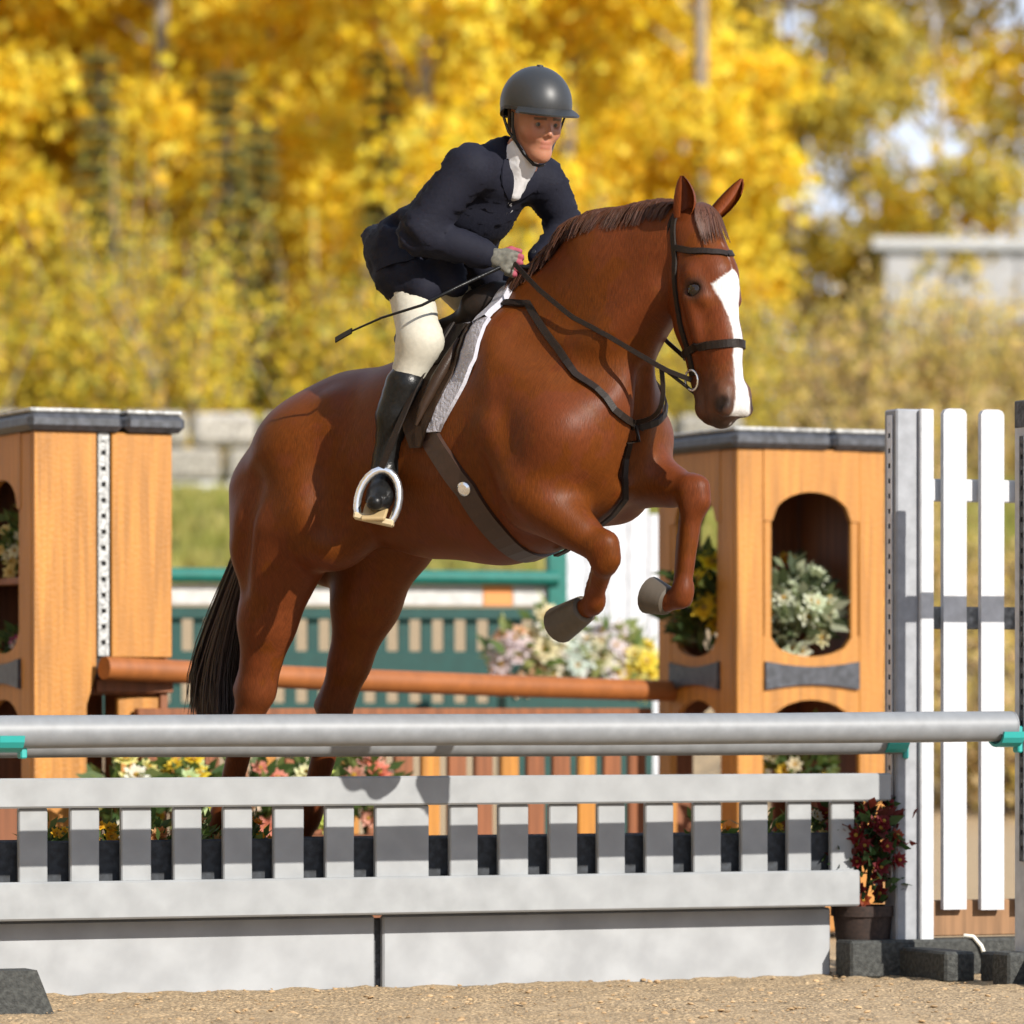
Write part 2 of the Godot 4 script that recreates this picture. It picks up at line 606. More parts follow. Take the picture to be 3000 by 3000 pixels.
# a tapered trunk with limbs, and leaves gathered in clumps round the ends of the limbs
func make_tree(called: String, height: float, crown_from: float, spread: float, leaves: int, colors: Array, bark: Material, leafs := 0.11) -> Node3D:
	var t := thing(called, "tree", "tree")
	var trunk := MB.new()
	var lean := Vector3(rng.randf_range(-0.25, 0.25), 0, rng.randf_range(-0.25, 0.25))
	var pts := []
	var rad := []
	for k in 9:
		var y := height * k / 8.0
		pts.append(Vector3(lean.x * pow(k / 8.0, 2) * 2 + rng.randf_range(-0.04, 0.04), y, lean.z * pow(k / 8.0, 2) * 2))
		rad.append(lerpf(0.075, 0.012, k / 8.0) * height / 10.0)
	trunk.tube(pts, rad, 7, false)
	var crown := MB.new()
	var clumps := []
	var limbs := int(24 * (height - crown_from) / 8.0)
	for k in limbs:
		var f := (k + rng.randf()) / limbs
		var y := lerpf(crown_from, height * 0.98, f)
		var at: Vector3 = pts[0].lerp(pts[8], y / height)
		var a := rng.randf() * TAU
		var reach := spread * (0.35 + 0.65 * sin(PI * clampf(0.12 + f * 0.85, 0, 1))) * rng.randf_range(0.55, 1.1)
		var out3 := Vector3(cos(a), 0.0, sin(a))
		var tip := at + out3 * reach + Vector3.UP * reach * rng.randf_range(0.3, 0.8)
		trunk.tube([at, at.lerp(tip, 0.5) + Vector3.UP * 0.08, tip], [0.03, 0.018, 0.006], 5, false)
		for c in 3:
			clumps.append([at.lerp(tip, rng.randf_range(0.45, 1.05)) + rand_dir() * 0.15, rng.randf_range(0.38, 0.85)])
	for k in leaves:
		var c: Array = clumps[rng.randi() % clumps.size()]
		var p: Vector3 = c[0] + rand_dir() * c[1] * pow(rng.randf(), 0.6) * Vector3(1, 0.8, 1)
		var dir := (rand_dir() + Vector3.DOWN * 0.5).normalized()
		var sd := dir.cross(rand_dir()).normalized()
		crown.col = pick(colors)
		var s := leafs * rng.randf_range(0.7, 1.3)
		crown.leaf(p, dir, sd, s, s * 0.85)
	part(trunk, "trunk", bark, t)
	part(crown, "crown", leaf_mat("leaf"), t)
	return t

func make_spruce(height: float, colors: Array, bark: Material) -> Node3D:
	var t := thing("spruce_tree", "tree", "tree")
	var trunk := MB.new()
	trunk.tube([Vector3.ZERO, Vector3(0.03, height * 0.5, 0), Vector3(0, height, 0)], [0.09, 0.06, 0.01], 7, false)
	var crown := MB.new()
	var whorls := int(height * 6.0)
	for k in whorls:
		var f := float(k) / whorls
		var y := lerpf(0.4, height, f)
		var reach := lerpf(0.5, 0.06, pow(f, 0.9))
		for b in 7:
			if rng.randf() < 0.2: continue
			var a := rng.randf() * TAU
			var l := reach * rng.randf_range(0.6, 1.1)
			var dir := Vector3(cos(a), -0.25, sin(a)).normalized()
			var sd := dir.cross(Vector3.UP).normalized()
			for q in 9:
				var p := Vector3(0, y, 0) + dir * l * (q + 0.5) / 9.0
				crown.col = pick(colors)
				for s in [-1, 1]:
					crown.leaf(p, (dir + sd * s * 0.9 + rand_dir() * 0.3).normalized(), Vector3.UP.cross(dir + sd * s).normalized(), 0.20, 0.075)
	part(trunk, "trunk", bark, t)
	part(crown, "crown", leaf_mat("leaf"), t)
	return t

func make_shrub(called: String, height: float, wide: float, leaves: int, colors: Array, bark: Material, leafs := 0.08) -> Node3D:
	var t := thing(called, "shrub", "shrub")
	var stems := MB.new()
	var crown := MB.new()
	for k in 16:
		var a := rng.randf() * TAU
		var r := wide * rng.randf()
		var tip := Vector3(cos(a) * r, height * rng.randf_range(0.5, 1.0), sin(a) * r)
		stems.tube([Vector3(cos(a) * 0.1, -0.05, sin(a) * 0.1), tip * Vector3(0.5, 0.6, 0.5), tip], [0.02, 0.014, 0.005], 5, false)
		for q in leaves / 16:
			var p := (tip * Vector3(1, rng.randf_range(0.25, 1.0), 1)) + rand_dir() * 0.28 * pow(rng.randf(), 0.5)
			p.y = maxf(p.y, 0.03)
			var dir := (rand_dir() + Vector3.UP * 0.3).normalized()
			crown.col = pick(colors)
			var s := leafs * rng.randf_range(0.7, 1.4)
			crown.leaf(p, dir, dir.cross(rand_dir()).normalized(), s, s * 0.6)
	part(stems, "stem", bark, t)
	part(crown, "crown", leaf_mat("leaf"), t)
	return t

func build_background() -> void:
	var pale_bark := mat("pale_bark", 0.42, 0.36, 0.30, 0.9, "scuff", 2.0)
	var dark_bark := mat("dark_bark", 0.10, 0.075, 0.055, 0.95, "scuff", 2.0)
	var gold := [Color(0.94, 0.72, 0.05), Color(0.94, 0.66, 0.03), Color(0.95, 0.78, 0.09), Color(0.92, 0.58, 0.03), Color(0.80, 0.70, 0.10)]
	var mixed := [Color(0.86, 0.66, 0.05), Color(0.70, 0.60, 0.07), Color(0.42, 0.46, 0.09), Color(0.88, 0.60, 0.04), Color(0.66, 0.42, 0.14), Color(0.90, 0.72, 0.10)]
	var olive := [Color(0.68, 0.54, 0.07), Color(0.55, 0.47, 0.10), Color(0.78, 0.56, 0.05), Color(0.42, 0.39, 0.11)]
	var rust := [Color(0.62, 0.42, 0.20), Color(0.70, 0.52, 0.26), Color(0.52, 0.44, 0.14), Color(0.72, 0.54, 0.12)]
	var needle := [Color(0.32, 0.35, 0.17), Color(0.42, 0.42, 0.19), Color(0.52, 0.46, 0.20)]
	# aspens: [x in the picture plane at their distance, distance]
	var kinds := []
	for k in 5:
		var t := make_tree("aspen_tree", [12.5, 11.0, 13.5, 10.5, 11.5][k], [2.6, 1.8, 3.0, 1.4, 0.6][k], [1.5, 1.7, 1.6, 1.5, 1.8][k], 14000, gold, pale_bark, 0.13)
		tag(t, "slender golden aspen standing in the dense yellow wood behind the horse", "tree", "golden aspens of the wood")
		kinds.append(t)
	var spots := []
	for row in 7:
		var d := [50.0, 54.0, 58.5, 64.0, 70.0, 78.0, 84.0][row] as float
		var half := 966.0 / 9000.0 * d + 1.0
		var x := -half - rng.randf() * 1.5
		while x < half:
			if x < 0.044 * d:
				spots.append([x + rng.randf_range(-0.4, 0.4), d + rng.randf_range(-1.5, 1.5)])
			x += [1.45, 1.7, 1.8, 1.8, 1.8, 1.8, 1.8][row]
	for k in spots.size():
		var s: Array = spots[k]
		var at := Vector3(s[0], bank_height(s[0], s[1]), -s[1])
		if k < 5:
			kinds[k].position = at
			kinds[k].rotation_degrees.y = rng.randf() * 360
		else:
			copy(kinds[k % 4] if s[1] < 66.0 else kinds[4], "", at, rng.randf() * 360)
	# the wood goes on past both edges of the picture
	for k in 22:
		var sx := -1.0 if k % 2 == 0 else 1.0
		var dd := 52.0 + (k * 7) % 23
		var wx := sx * (dd * 0.118 + 0.5 + (k / 2) * 0.95)
		copy(kinds[k % 5], "slender golden aspen in the wood past the edges of the picture", Vector3(wx, bank_height(wx, dd), -dd), k * 61.0).set_meta("group", "aspens past the picture edges")
	# aspens along the arena's near side, beyond the picture, that keep the open sky off the horse's flank
	for k in 8:
		var side_tree := copy(kinds[4], "golden aspen lining the arena beyond the picture's pillar side", Vector3(-7.0 - (k % 2) * 1.6, 0.0, -2.0 - k * 2.7), k * 47.0)
		side_tree.set_meta("group", "aspens lining the arena")
	# thinner olive and yellow trees at the open side, sky between their branches
	var open_trees := [[1510, 60.0, 0.9], [1640, 66.0, 1.0], [1790, 58.0, 0.92], [1900, 64.0, 1.05]]
	var ot: Node3D = null
	var open_label := ["dark-leaved olive tree with sky gaps just beside the yellow wood", "thin yellow-olive tree with pale sky showing between its branches, second from the wood", "sparse amber tree standing behind the pale shed, third from the wood", "golden tree at the frame edge behind the pale shed"]
	for k in 4:
		var e: Array = open_trees[k]
		ot = make_tree("poplar_tree", 10.5 * float(e[2]), 2.4, 1.9, 5200, olive if k < 3 else gold, pale_bark, 0.14)
		tag(ot, open_label[k], "tree")
		var x := (float(e[0]) - 966.0) / 9000.0 * float(e[1])
		ot.position = Vector3(x, 2.72, -float(e[1]))
	# narrow dark spruces among the gold
	var sp := [[190, 48.2, 4.9, "narrow dark spruce standing farthest from the rider among golden trees"], [428, 48.0, 4.7, "tall dark spruce in the middle of the golden wood, taller of two neighbours"], [484, 48.4, 4.2, "shorter spruce close beside the tall dark one in the golden wood"], [722, 48.6, 5.0, "grey-green spruce in the wood just behind the rider's back"]]
	for e in sp:
		var t := make_spruce(e[2], needle, dark_bark)
		tag(t, e[3], "tree", "spruces in the golden wood")
		var x: float = (float(e[0]) - 966.0) / 9000.0 * float(e[1])
		t.position = Vector3(x, 2.7, -float(e[1]))
	# undergrowth at the foot of the wood
	var low := []
	for k in 3:
		var t := make_shrub("undergrowth_shrub", [3.2, 4.0, 2.8][k], 1.1, 3000, [mixed, mixed, mixed][k], pale_bark)
		tag(t, "leafy mixed yellow and brown shrub growing at the foot of the wood", "shrub", "undergrowth at the foot of the wood")
		low.append(t)
	var n := 0
	for row in 2:
		var d := 46.5 + row * 2.2
		var x := -d * 0.115
		while x < d * 0.046:
			var at := Vector3(x + rng.randf_range(-0.3, 0.3), 2.68, -d - rng.randf_range(-0.6, 0.6))
			if n < 3: low[n].position = at
			else: copy(low[rng.randi() % 3], "", at, rng.randf() * 360)
			n += 1
			x += 1.25
	# olive shrubs in front of the pale shed
	var bushes := []
	for k in 2:
		var t := make_shrub("olive_shrub", 2.2, 0.9, 1800, olive if k == 0 else rust, dark_bark)
		tag(t, "olive yellow shrub crowding in front of the long pale shed", "shrub", "olive shrubs before the shed")
		bushes.append(t)
	n = 0
	for row in 3:
		var d := 44.0 + row * 2.2
		var x := 0.045 * d
		while x < 0.115 * d:
			var at := Vector3(x + rng.randf_range(-0.3, 0.3), 2.66 + row * 0.12, -d)
			if n < 2: bushes[n].position = at
			else: copy(bushes[rng.randi() % 2], "", at, rng.randf() * 360)
			n += 1
			x += 0.95
	# dry brush on the bank behind the white standard
	var dry := []
	for k in 2:
		var t := make_shrub("dry_shrub", 0.9, 0.5, 800, rust, dark_bark, 0.06)
		tag(t, "dry brown brush growing on the bank behind the tall white standard", "shrub", "dry brush on the bank")
		dry.append(t)
	n = 0
	for k in 26:
		var d := rng.randf_range(31.0, 42.0)
		var x := rng.randf_range(0.066, 0.112) * d
		var at := Vector3(x, bank_height(x, d) - 0.03, -d)
		if n < 2: dry[n].position = at
		else: copy(dry[n % 2], "", at, rng.randf() * 360)
		n += 1
	build_shed()
	build_block_wall()

func build_shed() -> void:
	var t := thing("shed", "long pale shed beyond the olive shrubs, only its upper wall showing", "building", Vector3(7.6, 3.1, -57.0), 4.0)
	var wall_m := mat("shed_wall", 0.40, 0.40, 0.41, 0.8, "paint", 0.5)
	var w := MB.new()
	w.box(Vector3(0, 1.6, -2.0), Vector3(6.4, 3.2, 4.0), 0.02)
	part(w, "wall", wall_m, t)
	for k in 8:
		var p := MB.new()
		p.box(Vector3(-2.8 + k * 0.8, 1.6, 0.02), Vector3(0.74, 3.16, 0.03), 0.008)
		part(p, "panel", wall_m, t)
	var r := MB.new()
	r.box(Vector3(0, 3.28, -2.0), Vector3(6.7, 0.14, 4.3), 0.02)
	part(r, "roof", mat("shed_roof", 0.48, 0.49, 0.50, 0.6, "paint", 0.5), t)
	for x in [-1.4, 0.9]:
		var f := MB.new()
		f.box(Vector3(x, 2.1, 0.06), Vector3(0.7, 0.7, 0.05), 0.01)
		var win := part(f, "window", mat("shed_trim", 0.5, 0.5, 0.5, 0.7), t)
		var gl := MB.new()
		gl.box(Vector3(x, 2.1, 0.09), Vector3(0.58, 0.58, 0.012), 0.003)
		part(gl, "pane", mat("dark_glass", 0.06, 0.07, 0.09, 0.1), win)

func build_block_wall() -> void:
	var t := thing("block_wall", "low wall of weathered pale concrete blocks on the grass bank", "wall", Vector3(-2.4, 2.62, -42.6), 3.0)
	var bm := mat("block", 0.62, 0.57, 0.49, 0.95, "scuff", 0.9, "fine", 3.0, 0.8)
	var wm := mat("block_base", 0.72, 0.70, 0.66, 0.9, "paint", 0.9)
	for k in 14:
		var b := MB.new()
		b.box(Vector3(-4.2 + k * 0.62, 0.13, 0), Vector3(0.6, 0.26, 0.55), 0.03)
		part(b, "block", wm, t)
	for row in 2:
		for k in 14:
			var b := MB.new()
			var g := rng.randf_range(0.7, 1.1)
			b.col = Color(g, g, g * 0.97)
			b.box(Vector3(-4.2 + k * 0.62 + row * 0.3, 0.42 + row * 0.31, rng.randf_range(-0.04, 0.04)), Vector3(rng.randf_range(0.55, 0.61), rng.randf_range(0.27, 0.3), 0.5), 0.05, Basis.from_euler(Vector3(0, rng.randf_range(-0.05, 0.05), rng.randf_range(-0.02, 0.02))))
			part(b, "block", bm, t)

# ---------------------------------------------------------------- front jump (grey and white)
# strip of metal with square holes punched through it, over a dark slot
func hole_strip(width: float, y0: float, y1: float, pitch: float, hole: float) -> MB:
	var mb := MB.new()
	var n := int((y1 - y0) / pitch)
	var side := (width - hole) / 2.0
	for s in [-1.0, 1.0]:
		mb.box(Vector3(s * (hole + side) / 2.0, (y0 + y1) / 2.0, 0), Vector3(side, y1 - y0, 0.006), 0.001)
	for k in n + 1:
		var hgt := pitch - hole
		var y := y0 + k * pitch
		mb.box(Vector3(0, minf(y + hgt / 2.0, y1 - hgt / 2.0), 0), Vector3(hole, hgt, 0.0055), 0.0005)
	return mb

func build_front_jump() -> void:
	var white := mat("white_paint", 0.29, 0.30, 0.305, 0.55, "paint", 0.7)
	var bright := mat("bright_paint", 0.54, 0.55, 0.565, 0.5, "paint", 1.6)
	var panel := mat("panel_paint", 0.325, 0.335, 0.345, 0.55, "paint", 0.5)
	var grey := mat("grey_paint", 0.12, 0.125, 0.135, 0.7, "scuff", 2.0, "fine", 6.0, 0.3)
	var slate := mat("slate_paint", 0.035, 0.041, 0.050, 0.7, "scuff", 2.0)
	var foot_m := mat("foot_paint", 0.062, 0.064, 0.058, 0.8, "scuff", 3.0, "fine", 6.0, 0.4)
	var teal := mat("teal_plastic", 0.02, 0.30, 0.28, 0.45)
	var dark := mat("slot_dark", 0.015, 0.014, 0.014, 0.9)
	var steel := mat("steel", 0.55, 0.55, 0.56, 0.4)
	steel.metallic = 0.6
	var gy := 22.467
	var at := Vector3(-1.568, 0, -14.6)
	# gate
	var g := thing("picket_gate", "low pale grey picket gate hanging under the poles at the front", "gate", at, gy)
	var x0 := -0.62
	var gaps := [0.023, 0.187, 0.352, 0.521, 0.685, 0.852, 1.024, 1.192, 1.445, 1.613, 1.787, 1.957, 2.125, 2.296, 2.467, 2.635, 2.793]
	gaps.push_front(-0.147); gaps.push_front(-0.315); gaps.push_front(-0.483)
	var r := MB.new()
	r.box(Vector3((x0 + 3.04) / 2.0, 0.629, 0.012), Vector3(3.04 - x0, 0.092, 0.036), 0.006)
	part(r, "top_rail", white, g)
	r = MB.new()
	r.box(Vector3((x0 + 2.925) / 2.0, 0.298, 0.012), Vector3(2.925 - x0, 0.118, 0.036), 0.006)
	part(r, "bottom_rail", white, g)
	var last := x0
	for k in gaps.size() + 1:
		var a := last
		var b: float = gaps[k] - 0.036 if k < gaps.size() else 2.915
		var p := MB.new()
		p.box(Vector3((a + b) / 2.0, 0.468, -0.004 + rng.randf_range(-0.002, 0.002)), Vector3(b - a, 0.2295, 0.024), 0.004)
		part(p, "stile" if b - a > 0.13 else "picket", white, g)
		if k < gaps.size():
			last = gaps[k] + 0.036
	# base box under the gate
	var bx := thing("base_box", "white painted board box on the sand below the picket gate", "jump box", at, gy)
	for seg in [[-0.62, 1.262], [1.29, 2.875]]:
		var p := MB.new()
		p.box(Vector3((seg[0] + seg[1]) / 2.0, 0.112, -0.105), Vector3(seg[1] - seg[0], 0.236, 0.03), 0.006)
		part(p, "panel", panel, bx)
	var lid := MB.new()
	lid.box(Vector3(1.12, 0.2365, -0.16), Vector3(3.48, 0.012, 0.13), 0.003)
	part(lid, "lid", white, bx)
	var post := MB.new()
	post.box(Vector3(1.276, 0.11, -0.145), Vector3(0.09, 0.22, 0.03), 0.004)
	part(post, "joint_block", grey, bx)
	# flower trough behind the gate
	var tr := thing("flower_trough", "dark slate wooden flower trough standing right behind the picket gate", "planter", at, gy)
	var tb := MB.new()
	tb.box(Vector3(1.1, 0.36, -0.055), Vector3(3.55, 0.24, 0.03), 0.005)
	part(tb, "front_board", slate, tr)
	tb = MB.new()
	tb.box(Vector3(1.1, 0.36, -0.215), Vector3(3.55, 0.24, 0.03), 0.005)
	part(tb, "back_board", slate, tr)
	for x in [-0.65, 2.86]:
		tb = MB.new()
		tb.box(Vector3(x, 0.36, -0.135), Vector3(0.03, 0.236, 0.125), 0.004)
		part(tb, "end_board", slate, tr)
		tb = MB.new()
		tb.box(Vector3(x * 0.98, 0.12, -0.24), Vector3(0.06, 0.238, 0.06), 0.004)
		part(tb, "leg", slate, tr)
	tb = MB.new()
	tb.box(Vector3(1.1, 0.39, -0.135), Vector3(3.45, 0.02, 0.125), 0.002)
	part(tb, "soil", mat("soil", 0.05, 0.035, 0.025, 1.0), tr)
	# flowers growing in the trough, one plant per spot
	var fl := [[-0.1, "y"], [0.19, "y"], [0.36, "y"], [0.53, "t"], [0.69, "t"], [0.85, "o"], [2.45, "o"], [2.64, "y"], [2.8, "w"]]
	var spots := ["peeking at the gate's very end", "between the second pair of pickets", "between the third pair of pickets", "between the fourth pair of pickets", "between the fifth pair of pickets", "between the sixth pair of pickets", "near the far gate end below the arched pillar", "third slot from the standard", "last slot beside the red flowers"]
	for k in fl.size():
		var e: Array = fl[k]
		var names := {"y": "yellow", "t": "tan and orange", "o": "orange", "w": "white"}
		var cols := {"y": [Color(0.8, 0.45, 0.02), Color(0.85, 0.55, 0.03)], "t": [Color(0.6, 0.35, 0.15), Color(0.65, 0.25, 0.08)], "o": [Color(0.85, 0.38, 0.01), Color(0.8, 0.3, 0.01)], "w": [Color(0.8, 0.78, 0.7), Color(0.8, 0.7, 0.3)]}
		flowers("trough_flowers", "%s flowers in the trough %s" % [names[e[1]], spots[k]], at + Basis(Vector3.UP, deg_to_rad(gy)) * Vector3(e[0], 0.40, -0.135), 0.07, 0.15, 7, cols[e[1]], 60, "flowers in the trough")
	# poles
	var pole_m := mat("pole_paint", 0.215, 0.225, 0.235, 0.5, "paint", 1.4)
	for e in [[Vector3(-1.497, 0, -13.95), gy, -0.2, 3.345, 0.819, 0.831, "thick grey pole resting highest in front of the gate"], [at, gy, -0.35, 3.08, 0.785, 0.785, "second grey pole half hidden behind the front pole"]]:
		var t := thing("jump_pole", e[6], "pole", e[0], e[1], "grey jump poles")
		var mb := MB.new()
		var ps := []
		var rs := []
		for k in 13:
			var f := k / 12.0
			ps.append(Vector3(lerpf(e[2], e[3], f), lerpf(e[4], e[5], f) + sin(f * 7.0) * 0.0015, sin(f * 5.0) * 0.002))
			rs.append(0.0485 + sin(f * 23.0) * 0.0006)
		mb.tube(ps, rs, 20, false)
		part(mb, "shaft", pole_m, t)
		for s in [0, 12]:
			var ec := MB.new()
			var d := -1.0 if s == 0 else 1.0
			ec.lathe([Vector2(0.0488, 0.0), Vector2(0.0475, 0.006), Vector2(0.04, 0.010), Vector2(0.0, 0.0105)], 20, Transform3D(Basis(Vector3(0, 0, 1), -d * PI / 2), ps[s]))
			part(ec, "end_cap", pole_m, t)
	# standard with white pickets, back rail side
	var st := thing("wing_standard", "tall white picket wing standard on a dark foot", "jump standard", at + Basis(Vector3.UP, deg_to_rad(gy)) * Vector3(3.1, 0, 0), gy)
	var m := MB.new()
	m.box(Vector3(0.035, 0.98, -0.045), Vector3(0.125, 1.80, 0.09), 0.006)
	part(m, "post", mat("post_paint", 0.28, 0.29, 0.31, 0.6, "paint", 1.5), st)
	m = MB.new()
	m.box(Vector3(0.077, 0.98, 0.011), Vector3(0.05, 1.80, 0.02), 0.004)
	part(m, "face_board", bright, st)
	var strip := hole_strip(0.034, 0.3, 1.86, 0.05, 0.016)
	var s1 := part(strip, "cup_track", steel, st)
	s1.position = Vector3(-0.0315, 0, -0.04)
	s1.rotation_degrees.y = -90
	m = MB.new()
	m.box(Vector3(-0.0275, 1.08, -0.04), Vector3(0.003, 1.55, 0.03), 0.001)
	part(m, "track_slot", dark, st)
	for k in 3:
		m = MB.new()
		var px: float = [0.19, 0.33, 0.47][k]
		var y0 := 0.22 - k * 0.003
		m.prism(PackedVector2Array([Vector2(-0.043, y0), Vector2(0.043, y0), Vector2(0.043, 1.868), Vector2(0.036, 1.88), Vector2(0.022, 1.885), Vector2(-0.022, 1.885), Vector2(-0.036, 1.88), Vector2(-0.043, 1.868)]), 0.022, Transform3D(Basis.IDENTITY, Vector3(px, 0, 0.002 + 0.002 * k)))
		part(m, "picket", bright, st)
	for y in [1.615, 1.19]:
		m = MB.new()
		m.box(Vector3(0.33, y, -0.05), Vector3(0.46, 0.075, 0.028), 0.004)
		part(m, "crossbar", bright if y > 1.5 else mat("bar_paint", 0.30, 0.31, 0.31, 0.7, "scuff", 2.0), st)
	m = MB.new()
	m.box(Vector3(0.36, 0.19, -0.05), Vector3(0.52, 0.12, 0.03), 0.004)
	part(m, "crossbar", mat("raw_board", 0.30, 0.16, 0.075, 0.8, "wood", 1.5), st)
	m = MB.new()
	m.box(Vector3(0.17, 0.062, -0.02), Vector3(0.77, 0.124, 0.12), 0.008)
	part(m, "foot", foot_m, st)
	m = MB.new()
	m.box(Vector3(0.02, 0.05, 0.0), Vector3(0.11, 0.10, 0.72), 0.008)
	part(m, "cross_foot", foot_m, st)
	cup("jump_cup", "teal plastic cup under the second grey pole on the white standard", at + Basis(Vector3.UP, deg_to_rad(gy)) * Vector3(3.055, 0.765, -0.0), gy, teal)
	# front rail standard at the frame edge
	var fb := Basis(Vector3.UP, deg_to_rad(gy))
	var pa := Vector3(-1.497, 0, -13.95)
	var sb := thing("wing_standard", "grey standard with a hole track cut off by the frame edge", "jump standard", pa + fb * Vector3(3.425, 0, -0.02), gy)
	m = MB.new()
	m.box(Vector3(0.01, 0.94, 0), Vector3(0.09, 1.84, 0.09), 0.006)
	part(m, "post", bright, sb)
	m = MB.new()
	m.box(Vector3(0.01, 1.83, 0.004), Vector3(0.093, 0.09, 0.093), 0.004)
	part(m, "top_band", grey, sb)
	m = MB.new()
	m.box(Vector3(0.34, 1.555, -0.03), Vector3(0.568, 0.075, 0.03), 0.004)
	part(m, "crossbar", bright, sb)
	m = MB.new()
	m.box(Vector3(0.66, 0.94, 0), Vector3(0.07, 1.84, 0.07), 0.006)
	part(m, "post", bright, sb)
	m = MB.new()
	m.box(Vector3(0.66, 0.05, 0.05), Vector3(0.10, 0.10, 0.6), 0.008)
	part(m, "cross_foot", foot_m, sb)
	var s2 := part(hole_strip(0.03, 0.4, 1.76, 0.05, 0.015), "cup_track", grey, sb)
	s2.position = Vector3(-0.041, 0, 0.02)
	s2.rotation_degrees.y = -90
	m = MB.new()
	m.box(Vector3(-0.0365, 1.08, 0.02), Vector3(0.003, 1.36, 0.026), 0.001)
	part(m, "track_slot", dark, sb)
	m = MB.new()
	m.box(Vector3(0.1, 0.055, 0.0), Vector3(0.42, 0.11, 0.11), 0.008)
	part(m, "foot", foot_m, sb)
	m = MB.new()
	m.box(Vector3(0.0, 0.05, 0.05), Vector3(0.10, 0.10, 0.6), 0.008)
	part(m, "cross_foot", foot_m, sb)
	cup("jump_cup", "teal plastic cup under the front pole at the frame edge", pa + fb * Vector3(3.325, 0.79, 0.0), gy, teal)
	# left front standard: only its foot and cup reach into the picture
	var sc := thing("wing_standard", "grey-green sloping foot of a standard at the lower picture corner", "jump standard", pa + fb * Vector3(-0.12, 0, 0.02), gy)
	m = MB.new()
	m.box(Vector3(-0.06, 0.95, 0), Vector3(0.09, 1.8, 0.09), 0.006)
	part(m, "post", bright, sc)
	m = MB.new()
	m.prism(PackedVector2Array([Vector2(-0.30, 0.0), Vector2(0.245, 0.0), Vector2(0.19, 0.135), Vector2(-0.24, 0.135)]), 0.12, Transform3D(Basis.IDENTITY, Vector3(0, -0.005, 0.12)))
	part(m, "foot", foot_m, sc)
	m = MB.new()
	m.box(Vector3(-0.06, 0.06, -0.1), Vector3(0.1, 0.12, 0.19), 0.006)
	part(m, "cross_foot", foot_m, sc)
	cup("jump_cup", "teal plastic cup under the front pole beside the sloping grey foot", pa + fb * Vector3(0.02, 0.785, 0.0), gy, teal)
	# white cord on the foot of the standard
	var cord := MB.new()
	var cb := at + Basis(Vector3.UP, deg_to_rad(gy)) * Vector3(3.1, 0, 0)
	var cbb := Basis(Vector3.UP, deg_to_rad(gy))
	var cp := []
	for e in [[0.215, 0.133, 0.02], [0.235, 0.131, 0.045], [0.262, 0.10, 0.05], [0.280, 0.055, 0.052], [0.275, 0.022, 0.06], [0.265, 0.012, 0.10], [0.24, 0.012, 0.12]]:
		cp.append(cb + cbb * Vector3(e[0], e[1], e[2]))
	cord.tube(cp, 0.007, 8)
	tag(part(cord, "white_cord", mat("cord", 0.75, 0.72, 0.62, 0.8)), "short white cord hanging over the dark foot of the standard", "cord")
	# red flowers in a pot between the gate and the standard
	flower_pot(at + Basis(Vector3.UP, deg_to_rad(gy)) * Vector3(3.0, 0.0, -0.10), gy)

func cup(called: String, label: String, at: Vector3, turn: float, m: Material) -> void:
	var t := thing(called, label, "jump cup", at, turn, "teal jump cups")
	var mb := MB.new()
	var pts := PackedVector2Array()
	for k in 9:
		var a := PI + PI * k / 8.0
		pts.append(Vector2(cos(a) * 0.062, sin(a) * 0.05 + 0.025))
	for k in 9:
		var a := TAU - PI * k / 8.0
		pts.append(Vector2(cos(a) * 0.052, sin(a) * 0.04 + 0.025))
	mb.prism(pts, 0.075, Transform3D(Basis(Vector3.UP, PI / 2), Vector3(0.0375, 0, 0)))
	part(mb, "cradle", m, t)
	mb = MB.new()
	mb.box(Vector3(0.05, 0.0, -0.01), Vector3(0.02, 0.085, 0.04), 0.004)
	part(mb, "bracket", m, t)

# a bunch of flowers: leaves and stems as one mass, every blossom its own piece
var blossoms := {}
func blossom_mesh(col: Color, petals := 7) -> ArrayMesh:
	var key := str(col) + str(petals)
	if blossoms.has(key): return blossoms[key]
	var mb := MB.new()
	for ring in 2:
		for k in petals:
			var a := TAU * (k + ring * 0.5) / petals
			var dir := Vector3(cos(a), 0.25 + ring * 0.5, sin(a)).normalized()
			mb.col = col if ring == 0 else Color(col.r * 0.92, col.g * 0.88, col.b * 0.85)
			mb.leaf(Vector3.ZERO, dir, Vector3(-sin(a), 0, cos(a)), 1.0 - ring * 0.25, 0.62)
	mb.col = Color(0.5, 0.3, 0.04)
	mb.lathe([Vector2(0.22, 0.1), Vector2(0.15, 0.24), Vector2(0.0, 0.28)], 7)
	blossoms[key] = mb.mesh()
	return blossoms[key]

